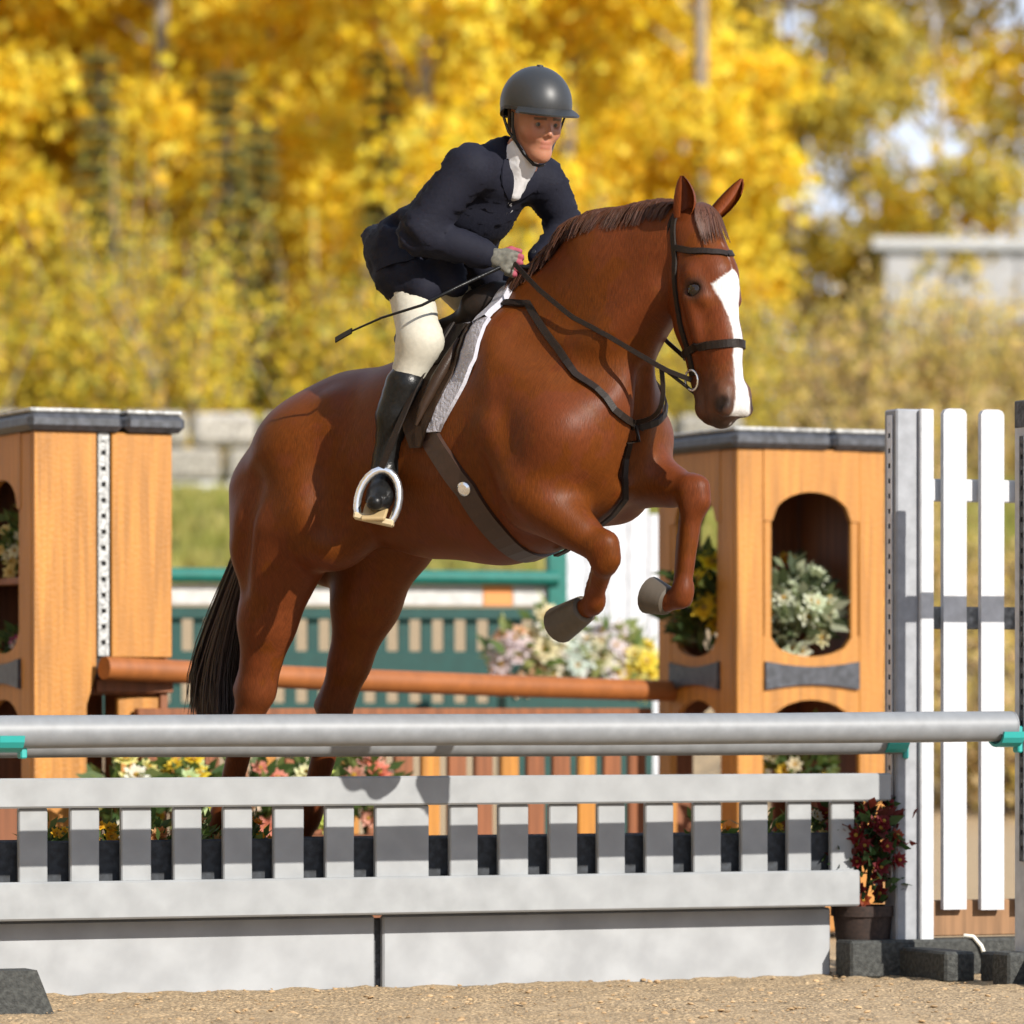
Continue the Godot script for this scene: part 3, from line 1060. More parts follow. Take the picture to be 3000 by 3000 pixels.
func flowers(called: String, label: String, at: Vector3, radius: float, height: float, count: int, cols: Array, leaves: int, group := "", greens := [], size := 0.026) -> Node3D:
	if greens.is_empty(): greens = [Color(0.06, 0.11, 0.03), Color(0.10, 0.16, 0.04), Color(0.14, 0.18, 0.05)]
	var t := thing(called, label, "flowers", at, 0.0, group)
	var mb := MB.new()
	for k in leaves:
		var p := rand_dir() * pow(rng.randf(), 0.5) * Vector3(radius, height * 0.5, radius) + Vector3.UP * height * 0.5
		mb.col = pick(greens)
		var d := (Vector3(p.x, 0.04, p.z).normalized() + rand_dir() * 0.7).normalized()
		var s := size * rng.randf_range(1.2, 2.6)
		mb.leaf(p, d, d.cross(rand_dir()).normalized(), s, s * 0.4)
	mb.col = Color(0.07, 0.12, 0.03)
	for k in 7:
		var a := rng.randf() * TAU
		var tip := Vector3(cos(a) * radius * 0.7, height * 0.8, sin(a) * radius * 0.7)
		mb.tube([Vector3.ZERO, tip * Vector3(0.4, 0.6, 0.4), tip], 0.003, 4, false)
	part(mb, "foliage", leaf_mat("leaf"), t)
	for k in count:
		var x := MeshInstance3D.new()
		x.mesh = blossom_mesh(cols[k % cols.size()])
		x.material_override = leaf_mat("leaf")
		x.name = "blossom"
		t.add_child(x, true)
		var dir := rand_dir()
		dir.z = absf(dir.z); dir.y = dir.y * 0.8 + 0.2
		x.position = dir.normalized() * Vector3(radius, height * 0.5, radius) * rng.randf_range(0.75, 1.05) + Vector3.UP * height * 0.5
		var up := (dir + Vector3(0.1, 0.5, 0.5)).normalized()
		var sd := up.cross(Vector3(0.3, 0.1, 1)).normalized()
		x.basis = Basis(sd, up, sd.cross(up)).scaled(Vector3.ONE * size * rng.randf_range(0.75, 1.25))
	return t

func flower_pot(at: Vector3, turn: float) -> void:
	var t := thing("flower_pot", "brown wooden pot of dark red flowers beside the gate end", "planter", at, turn)
	var mb := MB.new()
	mb.lathe([Vector2(0.0, 0.0), Vector2(0.075, 0.0), Vector2(0.10, 0.2), Vector2(0.108, 0.2), Vector2(0.108, 0.235), Vector2(0.092, 0.235), Vector2(0.088, 0.21), Vector2(0.0, 0.21)], 16)
	part(mb, "pot", mat("clay", 0.05, 0.028, 0.02, 0.85, "scuff", 3.0), t)
	flowers("red_flowers", "dark red flowers with deep green leaves in the brown pot", at + Vector3.UP * 0.21, 0.15, 0.44, 44, [Color(0.16, 0.008, 0.012), Color(0.22, 0.012, 0.014), Color(0.30, 0.05, 0.012)], 620, "", [Color(0.03, 0.06, 0.02), Color(0.12, 0.02, 0.015), Color(0.05, 0.09, 0.03)], 0.034)

# ---------------------------------------------------------------- brown jump
func arc(x0: float, x1: float, y: float, rise: float, n := 10) -> PackedVector2Array:
	var p := PackedVector2Array()
	for k in n + 1:
		var f := float(k) / n
		p.append(Vector2(lerpf(x0, x1, f), y + rise * sqrt(maxf(0.0, 1.0 - pow(2.0 * f - 1.0, 2.0)))))
	return p

# a framed face with an arched opening, a bow-tie plaque and a lower arch: named pieces under the pillar
func arched_face(t: Node3D, w: float, xf: Transform3D, wood: Material, slate: Material) -> void:
	var s := 0.115
	var th := 0.03
	for x in [0.0, w - s]:
		var mb := MB.new()
		mb.box(xf * Vector3(x + s / 2, 0.95, -th / 2), Vector3(s - 0.001, 1.9, th), 0.004, xf.basis)
		part(mb, "stile", wood, t)
	var a := s
	var b := w - s
	var head := PackedVector2Array([Vector2(b, 1.9), Vector2(a, 1.9)])
	head.append_array(PackedVector2Array([Vector2(a, 1.62)]))
	head.append_array(arc(a + 0.037, b - 0.037, 1.62, 0.115, 16))
	head.append_array(PackedVector2Array([Vector2(b, 1.62)]))
	var mb := MB.new()
	mb.prism(head, th * 0.9, xf * Transform3D(Basis.IDENTITY, Vector3(0, 0, 0.003)))
	part(mb, "arch_head", wood, t)
	for x in [a + 0.02, b - 0.02]:
		mb = MB.new()
		mb.box(xf * Vector3(x, 1.37, -0.014), Vector3(0.032, 0.50, 0.022), 0.003, xf.basis)
		part(mb, "moulding", wood, t)
	var sill := PackedVector2Array([Vector2(a, 1.0), Vector2(b, 1.0), Vector2(b, 1.17)])
	var low := arc(b - 0.03, a + 0.03, 1.17, -0.08)
	sill.append_array(low)
	sill.append(Vector2(a, 1.17))
	mb = MB.new()
	mb.prism(sill, th * 0.9, xf * Transform3D(Basis.IDENTITY, Vector3(0, 0, -0.002)))
	part(mb, "sill_board", wood, t)
	var tie := arc(a + 0.005, b - 0.005, 0.985, 0.022)
	for k in tie.size():
		tie[k].y = 0.965 + 0.02 * (1.0 - sin(PI * k / (tie.size() - 1))) + 0.085 - 0.02 + 0.02
	var under := tie.duplicate()
	under.reverse()
	for k in under.size():
		under[k].y = 0.96 + 0.02 * sin(PI * k / (under.size() - 1))
	tie.append_array(under)
	mb = MB.new()
	mb.prism(tie, 0.02, xf * Transform3D(Basis.IDENTITY, Vector3(0, 0, 0.012)))
	part(mb, "plaque", slate, t)
	var l2 := PackedVector2Array([Vector2(b, 1.0), Vector2(a, 1.0), Vector2(a, 0.80)])
	l2.append_array(arc(a + 0.02, b - 0.02, 0.80, 0.12))
	l2.append(Vector2(b, 0.80))
	mb = MB.new()
	mb.prism(l2, th * 0.8, xf * Transform3D(Basis.IDENTITY, Vector3(0, 0, -0.004)))
	part(mb, "lower_arch", wood, t)
	mb = MB.new()
	mb.box(xf * Vector3(w / 2, 0.16, -th / 2), Vector3(b - a, 0.3, th * 0.8), 0.004, xf.basis)
	part(mb, "base_board", wood, t)

func pillar_cap(t: Node3D, w: float, d: float, slate: Material) -> void:
	for seg in [[-0.035, w * 0.62], [w * 0.62 + 0.004, w + 0.035]]:
		var mb := MB.new()
		mb.box(Vector3((seg[0] + seg[1]) / 2, 1.935, -d / 2), Vector3(seg[1] - seg[0], 0.066, d + 0.07), 0.02)
		part(mb, "cap", slate, t)
		mb = MB.new()
		mb.box(Vector3((seg[0] + seg[1]) / 2, 1.976, -d / 2), Vector3(seg[1] - seg[0] - 0.02, 0.014, d + 0.05), 0.004)
		part(mb, "cap_board", mat("cap_pale", 0.62, 0.62, 0.60, 0.6, "scuff", 2.0), t)

func build_brown_jump() -> void:
	var wood := mat("orange_wood", 0.49, 0.205, 0.031, 0.6, "wood", 1.3, "fine", 3.0, 0.12)
	var red := mat("red_wood", 0.25, 0.085, 0.03, 0.65, "wood", 1.3)
	var slate := mat("cap_slate", 0.07, 0.075, 0.09, 0.45, "scuff", 1.5)
	var track := mat("track_white", 0.62, 0.62, 0.60, 0.5, "scuff", 4.0)
	var by := rad_to_deg(atan2(1.0, 2.2))
	var bb := Basis(Vector3.UP, deg_to_rad(by))
	var o := Vector3((200.0 - 966.0) / 9000.0 * 17.5, 0, -17.5)
	# solid pillar on the near side of the pole
	var t := thing("jump_pillar", "square orange wooden pillar with a white hole track and two tall panels", "jump standard", o + bb * Vector3(-0.275, 0, 0), by)
	var mb := MB.new()
	mb.prism(PackedVector2Array([Vector2(0, 0), Vector2(0.2, 0), Vector2(0.2, 0.9), Vector2(0.237, 1.02), Vector2(0.237, 1.9), Vector2(0, 1.9)]), 0.03)
	part(mb, "panel", wood, t)
	mb = MB.new()
	mb.box(Vector3(0.415, 1.487, -0.015), Vector3(0.236, 0.826, 0.03), 0.004)
	part(mb, "panel", wood, t)
	mb = MB.new()
	mb.box(Vector3(0.267, 1.45, -0.022), Vector3(0.058, 0.9, 0.012), 0.002)
	part(mb, "track_slot", mat("track_dark", 0.03, 0.03, 0.03, 0.9), t)
	var hs := part(hole_strip(0.042, 1.08, 1.9, 0.058, 0.018), "cup_track", track, t)
	hs.position = Vector3(0.267, 0, -0.006)
	mb = MB.new()
	mb.box(Vector3(0.40, 0.97, -0.055), Vector3(0.30, 0.05, 0.05), 0.004)
	part(mb, "ledge", red, t)
	mb = MB.new()
	mb.box(Vector3(0.44, 0.5, -0.08), Vector3(0.19, 0.86, 0.03), 0.004)
	part(mb, "panel", wood, t)
	arched_face(t, 0.66, Transform3D(Basis(Vector3.UP, -PI / 2), Vector3(0, 0, -0.70)), wood, slate)
	mb = MB.new()
	mb.box(Vector3(0.52, 0.95, -0.36), Vector3(0.03, 1.9, 0.62), 0.004)
	part(mb, "panel", red, t)
	mb = MB.new()
	mb.box(Vector3(0.27, 0.95, -0.69), Vector3(0.47, 1.9, 0.025), 0.004)
	part(mb, "panel", red, t)
	for y in [1.36, 0.95]:
		mb = MB.new()
		mb.box(Vector3(0.26, y, -0.36), Vector3(0.46, 0.025, 0.62), 0.003)
		part(mb, "shelf", red, t)
	pillar_cap(t, 0.54, 0.70, slate)
	flowers("pillar_flowers", "pale and yellow flowers on the upper shelf inside the solid pillar", o + bb * Vector3(-0.17, 1.375, -0.44), 0.09, 0.27, 12, [Color(0.75, 0.62, 0.28), Color(0.8, 0.78, 0.6)], 160, "", [], 0.034)
	flowers("pillar_flowers", "pink and green flowers on the lower shelf inside the solid pillar", o + bb * Vector3(-0.17, 0.965, -0.44), 0.09, 0.24, 7, [Color(0.45, 0.05, 0.2), Color(0.8, 0.76, 0.7)], 160, "", [], 0.03)
	# arched pillar at the far end
	var po := o + bb * Vector3(2.6, 0, 0)
	var p := thing("jump_pillar", "square orange wooden pillar with arched openings and flowers inside", "jump standard", po, by)
	var w := 0.655
	var d := 0.70
	arched_face(p, w, Transform3D.IDENTITY, wood, slate)
	arched_face(p, d - 0.031, Transform3D(Basis(Vector3.UP, -PI / 2), Vector3(0, 0, -d)), wood, slate)
	arched_face(p, w - 0.062, Transform3D(Basis.IDENTITY, Vector3(0.031, 0, -d + 0.03)), red, slate)
	mb = MB.new()
	mb.box(Vector3(w - 0.014, 0.95, -0.37), Vector3(0.028, 1.9, 0.63), 0.004)
	part(mb, "panel", red, p)
	for y in [1.075, 0.33]:
		mb = MB.new()
		mb.box(Vector3(w / 2 - 0.01, y, -0.35), Vector3(w - 0.1, 0.025, 0.6), 0.003)
		part(mb, "shelf", red, p)
	pillar_cap(p, w, d, slate)
	flowers("pillar_flowers", "white and silvery green bouquet behind the front arch of the pillar", po + bb * Vector3(0.32, 1.09, -0.17), 0.165, 0.36, 22, [Color(0.74, 0.76, 0.60), Color(0.62, 0.70, 0.50), Color(0.78, 0.74, 0.45)], 520, "", [Color(0.16, 0.20, 0.10), Color(0.28, 0.32, 0.18), Color(0.08, 0.11, 0.05), Color(0.45, 0.48, 0.34)], 0.05)
	flowers("pillar_flowers", "yellow flowers in dark leaves behind the shaded side arch", po + bb * Vector3(0.06, 1.09, -0.36), 0.14, 0.42, 26, [Color(0.8, 0.62, 0.02), Color(0.82, 0.55, 0.02)], 360, "", [Color(0.03, 0.05, 0.015), Color(0.05, 0.08, 0.02), Color(0.10, 0.12, 0.03)], 0.055)
	flowers("pillar_flowers", "pink and yellow flowers high at the back of the arched pillar", po + bb * Vector3(0.46, 1.3, -0.5), 0.09, 0.2, 9, [Color(0.75, 0.25, 0.2), Color(0.85, 0.6, 0.02)], 90, "", [], 0.04)
	flowers("pillar_flowers", "cream flowers in the lower arch of the pillar", po + bb * Vector3(0.38, 0.5, -0.2), 0.15, 0.36, 14, [Color(0.75, 0.66, 0.45), Color(0.8, 0.55, 0.05)], 200, "", [], 0.034)
	# pale upright board just past the arched pillar
	var ub := thing("upright_board", "pale weathered upright board standing just past the arched pillar", "board", po + bb * Vector3(0.72, 0, -0.3), by)
	mb = MB.new()
	mb.box(Vector3(0.03, 0.93, 0), Vector3(0.10, 1.86, 0.05), 0.005)
	part(mb, "plank", mat("pale_board", 0.55, 0.50, 0.42, 0.8, "wood", 1.3), ub)
	for y in [1.62, 1.38]:
		mb = MB.new()
		mb.box(Vector3(0.03, y, 0.03), Vector3(0.104, 0.05, 0.012), 0.002)
		part(mb, "batten", red, ub)
	# wooden pole and gate between the pillars
	var tp := thing("jump_pole", "red-brown wooden pole running between the two orange pillars", "pole", o, by + 13.0)
	mb = MB.new()
	mb.tube([Vector3(-0.05, 1.035, 0.065), Vector3(0.9, 1.0, 0.06), Vector3(1.8, 0.975, 0.04), Vector3(2.66, 0.955, 0.03)], [0.043, 0.044, 0.043, 0.042], 14)
	part(mb, "shaft", mat("pole_wood", 0.30, 0.095, 0.02, 0.55, "coat", 1.3), tp)
	var g := thing("picket_gate", "red-brown picket gate below the wooden pole between the pillars", "gate", o, by + 13.0)
	for e in [[0.85, 0.075], [0.33, 0.09]]:
		mb = MB.new()
		mb.box(Vector3(1.35, e[0], 0.0), Vector3(2.44, e[1], 0.035), 0.005)
		part(mb, "top_rail" if e[0] > 0.5 else "bottom_rail", red, g)
	for k in 19:
		mb = MB.new()
		mb.box(Vector3(0.2 + k * 0.128, 0.59, -0.005), Vector3(0.085, 0.44, 0.025), 0.004)
		part(mb, "picket", wood if k % 3 == 1 else red, g)
	for k in 5:
		var x: float = [-0.02, 0.22, 0.48, 0.70, 0.92][k]
		flowers("fence_flowers", ["yellow and white flowers at the foot of the solid pillar", "green and yellow flowers by the pillar, second clump under the grey pole", "pink flowers in the middle of the row under the grey pole", "lime green flowers fourth in the row under the grey pole", "coral flowers ending the row under the grey pole"][k], o + bb * Vector3(x, 0.42, 0.26), 0.12, 0.30, 12, [[Color(0.8, 0.75, 0.3), Color(0.8, 0.8, 0.7)], [Color(0.8, 0.6, 0.05), Color(0.6, 0.75, 0.4)], [Color(0.75, 0.3, 0.22), Color(0.8, 0.65, 0.5)], [Color(0.6, 0.7, 0.15), Color(0.8, 0.8, 0.5)], [Color(0.7, 0.22, 0.14), Color(0.75, 0.4, 0.3)]][k], 130, "flowers before the brown gate", [], 0.048)
	var box := thing("flower_stand", "low brown trough carrying the row of flowers before the brown gate", "planter", o, by)
	mb = MB.new()
	mb.box(Vector3(0.45, 0.21, 0.26), Vector3(1.3, 0.42, 0.22), 0.006)
	part(mb, "trough", red, box)

# ---------------------------------------------------------------- teal jump farther back
func build_teal_jump() -> void:
	var teal := mat("teal_wood", 0.003, 0.052, 0.044, 0.6, "paint", 1.5)
	var lite := mat("teal_light", 0.004, 0.14, 0.11, 0.55, "paint", 1.5)
	var white := mat("white_plank", 0.55, 0.54, 0.52, 0.7, "paint", 1.5)
	var o := Vector3((325.0 - 966.0) / 9000.0 * 22.0, 0, -22.0)
	var ry := 10.0
	var rb := Basis(Vector3.UP, deg_to_rad(ry))
	var p := thing("jump_pole", "teal painted pole topping the far green fence", "pole", o, ry)
	var mb := MB.new()
	mb.tube([Vector3(-1.5, 1.50, 0.05), Vector3(0.2, 1.497, 0.05), Vector3(1.80, 1.49, 0.05)], 0.034, 12)
	part(mb, "shaft", lite, p)
	var wp := thing("jump_plank", "white plank with an orange band under the teal pole", "plank", o, ry)
	for e in [[-1.5, 1.45, 0], [1.452, 1.59, 1], [1.592, 1.76, 0]]:
		mb = MB.new()
		mb.box(Vector3((e[0] + e[1]) / 2.0, 1.41, 0.0), Vector3(e[1] - e[0], 0.095, 0.03), 0.004)
		part(mb, "board" if e[2] == 0 else "band", white if e[2] == 0 else mat("orange_band", 0.65, 0.26, 0.08, 0.7), wp)
	var g := thing("picket_gate", "dark teal slotted gate on the far green fence", "gate", o, ry)
	for e in [[1.325, 0.055], [1.08, 0.14], [0.86, 0.10]]:
		mb = MB.new()
		mb.box(Vector3(0.1, e[0], -0.02), Vector3(3.2, e[1], 0.035), 0.004)
		part(mb, "rail", teal, g)
	for k in 31:
		mb = MB.new()
		mb.box(Vector3(-1.47 + k * 0.1065, 1.09, -0.045), Vector3(0.055, 0.5, 0.02), 0.003)
		part(mb, "picket", teal, g)
	for x in [-1.55, 1.80]:
		var s := thing("jump_standard", "teal upright post at the flowered end of the green fence" if x > 0 else "teal upright post of the green fence hidden behind the solid pillar", "jump standard", o + rb * Vector3(x, 0, 0), ry)
		mb = MB.new()
		mb.box(Vector3(0, 0.83, 0), Vector3(0.09, 1.60, 0.09), 0.006)
		part(mb, "post", lite, s)
		mb = MB.new()
		mb.box(Vector3(0, 0.03, 0), Vector3(0.5, 0.07, 0.12), 0.006)
		part(mb, "foot", teal, s)
	var w := thing("boarded_wing", "pale grey boarded wing panel beside the teal post", "jump standard", o + rb * Vector3(1.87, 0, -0.15), ry)
	for k in 5:
		mb = MB.new()
		var h: float = [1.72, 1.80, 1.84, 1.84, 1.80][k]
		mb.box(Vector3(0.05 + k * 0.1, h / 2, 0), Vector3(0.0965, h, 0.028), 0.004)
		part(mb, "board", mat("pale_panel", 0.56, 0.57, 0.60, 0.7, "paint", 1.2), w)
	for y in [0.4, 1.5]:
		mb = MB.new()
		mb.box(Vector3(0.25, y, -0.03), Vector3(0.48, 0.08, 0.025), 0.004)
		part(mb, "batten", white, w)
	mb = MB.new()
	mb.box(Vector3(0.25, 0.04, 0), Vector3(0.12, 0.08, 0.5), 0.006)
	part(mb, "foot", white, w)
	# flowers beside the far fence
	var f0 := Vector3(-0.02, 0, -21.5)
	var tb := thing("flower_stand", "slim stand under the white and pink flowers by the wing panel", "planter", f0, ry)
	mb = MB.new()
	mb.box(Vector3(0.31, 0.47, 0), Vector3(0.68, 0.94, 0.2), 0.006)
	part(mb, "trough", teal, tb)
	var labels := ["white and pink flowers at the teal fence end of the stand", "cream flowers below the raised hoof", "white flowers with dark leaves in the middle of the stand", "pink and white flowers beside the arched pillar", "yellow flowers low beside the arched pillar"]
	var cols := [[Color(0.8, 0.7, 0.74), Color(0.8, 0.5, 0.3)], [Color(0.82, 0.75, 0.5), Color(0.8, 0.78, 0.7)], [Color(0.8, 0.8, 0.78), Color(0.7, 0.8, 0.76)], [Color(0.8, 0.74, 0.78), Color(0.8, 0.78, 0.6)], [Color(0.8, 0.65, 0.06), Color(0.82, 0.76, 0.3)]]
	for k in 5:
		flowers("stand_flowers", labels[k], f0 + rb * Vector3(0.04 + k * 0.135, 0.94 + [0.02, 0.06, 0.0, 0.03, 0.0][k], 0.04), 0.11, [0.28, 0.33, 0.27, 0.31, 0.25][k], 26, cols[k], 70, "flowers on the slim stand", [Color(0.30, 0.36, 0.12), Color(0.45, 0.48, 0.2), Color(0.12, 0.18, 0.05)], 0.06)

# ---------------------------------------------------------------- horse
# its own axes: x forward, y up from the ground, z towards the side nearest the camera
const HORSE_SIZE := 0.913
const HORSE_AT := Vector3(-0.1894, 0.078, -14.7)
const POLL := Vector3(1.019, 2.505, 0)
var coat_noise: FastNoiseLite
var body_f: Field
var head_f: Field
var horse: Node3D
var head_xf: Transform3D

func coat(p: Vector3, _n: Vector3) -> Color:
	var k := 1.0 + 0.10 * coat_noise.get_noise_3dv(p * 1.5) + 0.05 * coat_noise.get_noise_3dv(p * 9.0)
	var c := Color(0.128 * k, 0.033 * k, 0.0078 * k)
	# darker hair over the hocks and lower hind legs
	var leg := smoothstep(1.05, 0.75, p.y) * 0.3
	return c.lerp(Color(0.11, 0.03, 0.010), leg)

func head_coat(p: Vector3, n: Vector3) -> Color:
	var c := coat(p + POLL, n)
	# blaze
	var y := p.y
	var half := 0.0
	if y > -0.205: half = 0.0
	elif y > -0.255: half = lerpf(0.0, 0.070, (-0.205 - y) / 0.05)
	elif y > -0.36: half = lerpf(0.070, 0.024, (-0.255 - y) / 0.105)
	elif y > -0.56: half = 0.023
	elif y > -0.68: half = lerpf(0.023, 0.04, (-0.56 - y) / 0.12)
	half += coat_noise.get_noise_3dv(p * 18.0) * 0.006
	var front := smoothstep(0.02, 0.05, p.x - (0.075 + (-0.2 - y) * 0.12))
	var w := smoothstep(0.004, -0.004, absf(p.z + 0.006) - half) * front
	c = c.lerp(Color(0.70, 0.68, 0.66), w)
	# dark skin round nostrils, lips and eyes
	var dark := 0.0
	for s in [-1.0, 1.0]:
		dark = maxf(dark, smoothstep(0.042, 0.02, p.distance_to(Vector3(0.213, -0.642, 0.052 * s))))
		dark = maxf(dark, 0.85 * smoothstep(0.055, 0.022, p.distance_to(Vector3(0.118, -0.270, 0.088 * s))))
	dark = maxf(dark, 0.75 * smoothstep(-0.66, -0.70, y))
	c = c.lerp(Color(0.10, 0.062, 0.045), (1.0 - w) * 0.65 * smoothstep(-0.50, -0.62, y + coat_noise.get_noise_3dv(p * 14.0) * 0.03))
	dark = maxf(dark, 0.55 * smoothstep(0.10, 0.05, p.x) * smoothstep(-0.56, -0.64, y))
	return c.lerp(Color(0.035, 0.022, 0.018), dark * (1.0 - w * 0.9))

func build_horse() -> void:
	coat_noise = FastNoiseLite.new()
	coat_noise.seed = 11; coat_noise.frequency = 1.0; coat_noise.fractal_octaves = 3
	horse = thing("horse", "chestnut horse with a white blaze jumping over the grey poles", "horse", HORSE_AT, -HORSE_YAW)
	horse.scale = Vector3.ONE * HORSE_SIZE
	var f := Field.new(Vector3(-1.12, 0.24, -0.42), Vector3(1.16, 2.62, 0.42), 0.0145)
	body_f = f
	# trunk
	f.bone(Vector3(-0.58, 1.665, 0), 0.245, Vector3(-0.38, 1.745, 0), 0.285, 0.05, 0.95)
	f.bone(Vector3(-0.40, 1.755, 0), 0.285, Vector3(-0.05, 1.745, 0), 0.335, 0.06, 0.88)
	f.bone(Vector3(-0.05, 1.745, 0), 0.335, Vector3(0.22, 1.75, 0), 0.365, 0.06, 0.82)
	f.bone(Vector3(0.22, 1.75, 0), 0.365, Vector3(0.47, 1.83, 0), 0.335, 0.06, 0.78)
	f.bone(Vector3(0.08, 2.08, 0), 0.09, Vector3(0.40, 2.16, 0), 0.12, 0.12, 0.6)
	f.bone(Vector3(0.45, 1.86, 0), 0.31, Vector3(0.575, 1.89, 0), 0.215, 0.08, 0.95)
	f.bone(Vector3(0.62, 1.66, 0), 0.13, Vector3(0.45, 1.56, 0), 0.13, 0.08, 1.1)
	# neck
	f.bone(Vector3(0.48, 2.0, 0), 0.32, Vector3(0.71, 2.27, 0), 0.225, 0.10, 0.55)
	f.bone(Vector3(0.71, 2.27, 0), 0.225, Vector3(0.93, 2.365, 0), 0.155, 0.06, 0.56)
	f.bone(Vector3(0.93, 2.365, 0), 0.15, Vector3(1.03, 2.40, 0.01), 0.10, 0.05, 0.6)
	# shoulders, and the muscles over the chest
	f.pair(Vector3(0.36, 2.08, 0.15), 0.10, Vector3(0.63, 1.78, 0.19), 0.125, 0.09)
	f.pair(Vector3(0.63, 1.78, 0.19), 0.12, Vector3(0.55, 1.62, 0.20), 0.12, 0.07)
	f.pair(Vector3(0.70, 1.87, 0.10), 0.10, Vector3(0.66, 1.72, 0.12), 0.10, 0.05)
	# near foreleg, folded under the chest
	f.bone(Vector3(0.54, 1.58, 0.19), 0.115, Vector3(0.765, 1.42, 0.165), 0.054, 0.06)
	f.bone(Vector3(0.79, 1.42, 0.16), 0.050, Vector3(0.788, 1.36, 0.15), 0.044, 0.018, 1.12)
	f.bone(Vector3(0.785, 1.365, 0.145), 0.036, Vector3(0.675, 1.245, 0.06), 0.026, 0.02)
	f.bone(Vector3(0.675, 1.24, 0.06), 0.036, Vector3(0.66, 1.23, 0.05), 0.036, 0.02)
	f.bone(Vector3(0.66, 1.23, 0.05), 0.03, Vector3(0.605, 1.215, 0.03), 0.036, 0.02)
	# far foreleg, knee raised
	f.bone(Vector3(0.60, 1.69, -0.18), 0.12, Vector3(0.895, 1.605, -0.145), 0.054, 0.06)
	f.bone(Vector3(0.923, 1.61, -0.14), 0.050, Vector3(0.928, 1.55, -0.14), 0.045, 0.018, 1.12)
	f.bone(Vector3(0.925, 1.55, -0.14), 0.037, Vector3(0.895, 1.29, -0.13), 0.027, 0.02)
	f.bone(Vector3(0.893, 1.275, -0.13), 0.038, Vector3(0.888, 1.255, -0.13), 0.037, 0.02)
	f.bone(Vector3(0.885, 1.25, -0.13), 0.031, Vector3(0.82, 1.24, -0.13), 0.037, 0.02)
	# hindquarters
	f.pair(Vector3(-0.50, 1.735, 0.13), 0.225, Vector3(-0.42, 1.55, 0.17), 0.16, 0.08)
	f.pair(Vector3(-0.69, 1.625, 0.12), 0.165, Vector3(-0.68, 1.45, 0.16), 0.14, 0.08)
	f.pair(Vector3(-0.42, 1.56, 0.17), 0.15, Vector3(-0.38, 1.48, 0.17), 0.12, 0.08)
	# near hind leg, stretched back
	f.bone(Vector3(-0.58, 1.50, 0.17), 0.175, Vector3(-0.675, 1.19, 0.18), 0.096, 0.07)
	f.bone(Vector3(-0.675, 1.19, 0.18), 0.094, Vector3(-0.735, 0.95, 0.17), 0.06, 0.05)
	f.bone(Vector3(-0.745, 1.05, 0.175), 0.025, Vector3(-0.80, 0.955, 0.17), 0.035, 0.04)
	f.bone(Vector3(-0.735, 0.95, 0.17), 0.06, Vector3(-0.775, 0.86, 0.17), 0.05, 0.04)
	f.bone(Vector3(-0.775, 0.86, 0.17), 0.046, Vector3(-0.90, 0.52, 0.16), 0.037, 0.03)
	f.bone(Vector3(-0.90, 0.52, 0.16), 0.047, Vector3(-0.91, 0.49, 0.16), 0.045, 0.03)
	f.bone(Vector3(-0.91, 0.49, 0.16), 0.038, Vector3(-0.955, 0.42, 0.16), 0.044, 0.02)
	# far hind leg
	f.bone(Vector3(-0.46, 1.45, -0.16), 0.16, Vector3(-0.525, 1.26, -0.16), 0.115, 0.07)
	f.bone(Vector3(-0.525, 1.26, -0.16), 0.115, Vector3(-0.61, 1.05, -0.17), 0.07, 0.05)
	f.bone(Vector3(-0.61, 1.05, -0.17), 0.068, Vector3(-0.675, 0.89, -0.17), 0.06, 0.04)
	f.bone(Vector3(-0.66, 1.0, -0.17), 0.022, Vector3(-0.735, 0.90, -0.17), 0.033, 0.04)
	f.bone(Vector3(-0.68, 0.87, -0.17), 0.05, Vector3(-0.79, 0.53, -0.16), 0.037, 0.03)
	f.bone(Vector3(-0.79, 0.53, -0.16), 0.047, Vector3(-0.80, 0.50, -0.16), 0.045, 0.03)
	f.bone(Vector3(-0.80, 0.50, -0.16), 0.038, Vector3(-0.845, 0.43, -0.16), 0.044, 0.02)
	# muscles and joints
	f.pair(Vector3(0.43, 1.80, 0.265), 0.065, Vector3(0.52, 1.62, 0.245), 0.06, 0.05)
	f.pair(Vector3(0.60, 1.97, 0.165), 0.05, Vector3(0.92, 2.24, 0.06), 0.04, 0.06)
	f.pair(Vector3(-0.37, 1.50, 0.21), 0.07, Vector3(-0.40, 1.44, 0.21), 0.06, 0.05)
	f.pair(Vector3(-0.34, 1.90, 0.19), 0.045, Vector3(-0.31, 1.84, 0.22), 0.04, 0.07)
	f.bone(Vector3(0.60, 1.555, 0.235), 0.06, Vector3(0.71, 1.465, 0.195), 0.04, 0.035)
	f.bone(Vector3(0.815, 1.425, 0.165), 0.033, Vector3(0.82, 1.375, 0.155), 0.033, 0.02)
	f.bone(Vector3(0.70, 1.62, -0.20), 0.06, Vector3(0.82, 1.60, -0.17), 0.045, 0.035)
	f.bone(Vector3(0.955, 1.615, -0.14), 0.033, Vector3(0.96, 1.565, -0.14), 0.033, 0.02)
	f.bone(Vector3(0.885, 1.52, -0.14), 0.016, Vector3(0.868, 1.30, -0.13), 0.015, 0.008)
	f.bone(Vector3(0.745, 1.375, 0.13), 0.016, Vector3(0.65, 1.27, 0.065), 0.014, 0.008)
	f.bone(Vector3(0.84, 1.98, 0), 0.015, Vector3(0.76, 1.66, 0), 0.03, 0.05, 1.0, true)
	# root of the tail
	f.bone(Vector3(-0.76, 1.80, 0), 0.055, Vector3(-0.87, 1.72, 0), 0.04, 0.06)
	# grooves: between shoulder and barrel, along the flank, inside the thigh
	f.bone(Vector3(0.38, 1.62, 0.335), 0.035, Vector3(0.50, 1.46, 0.30), 0.03, 0.06, 1.0, true)
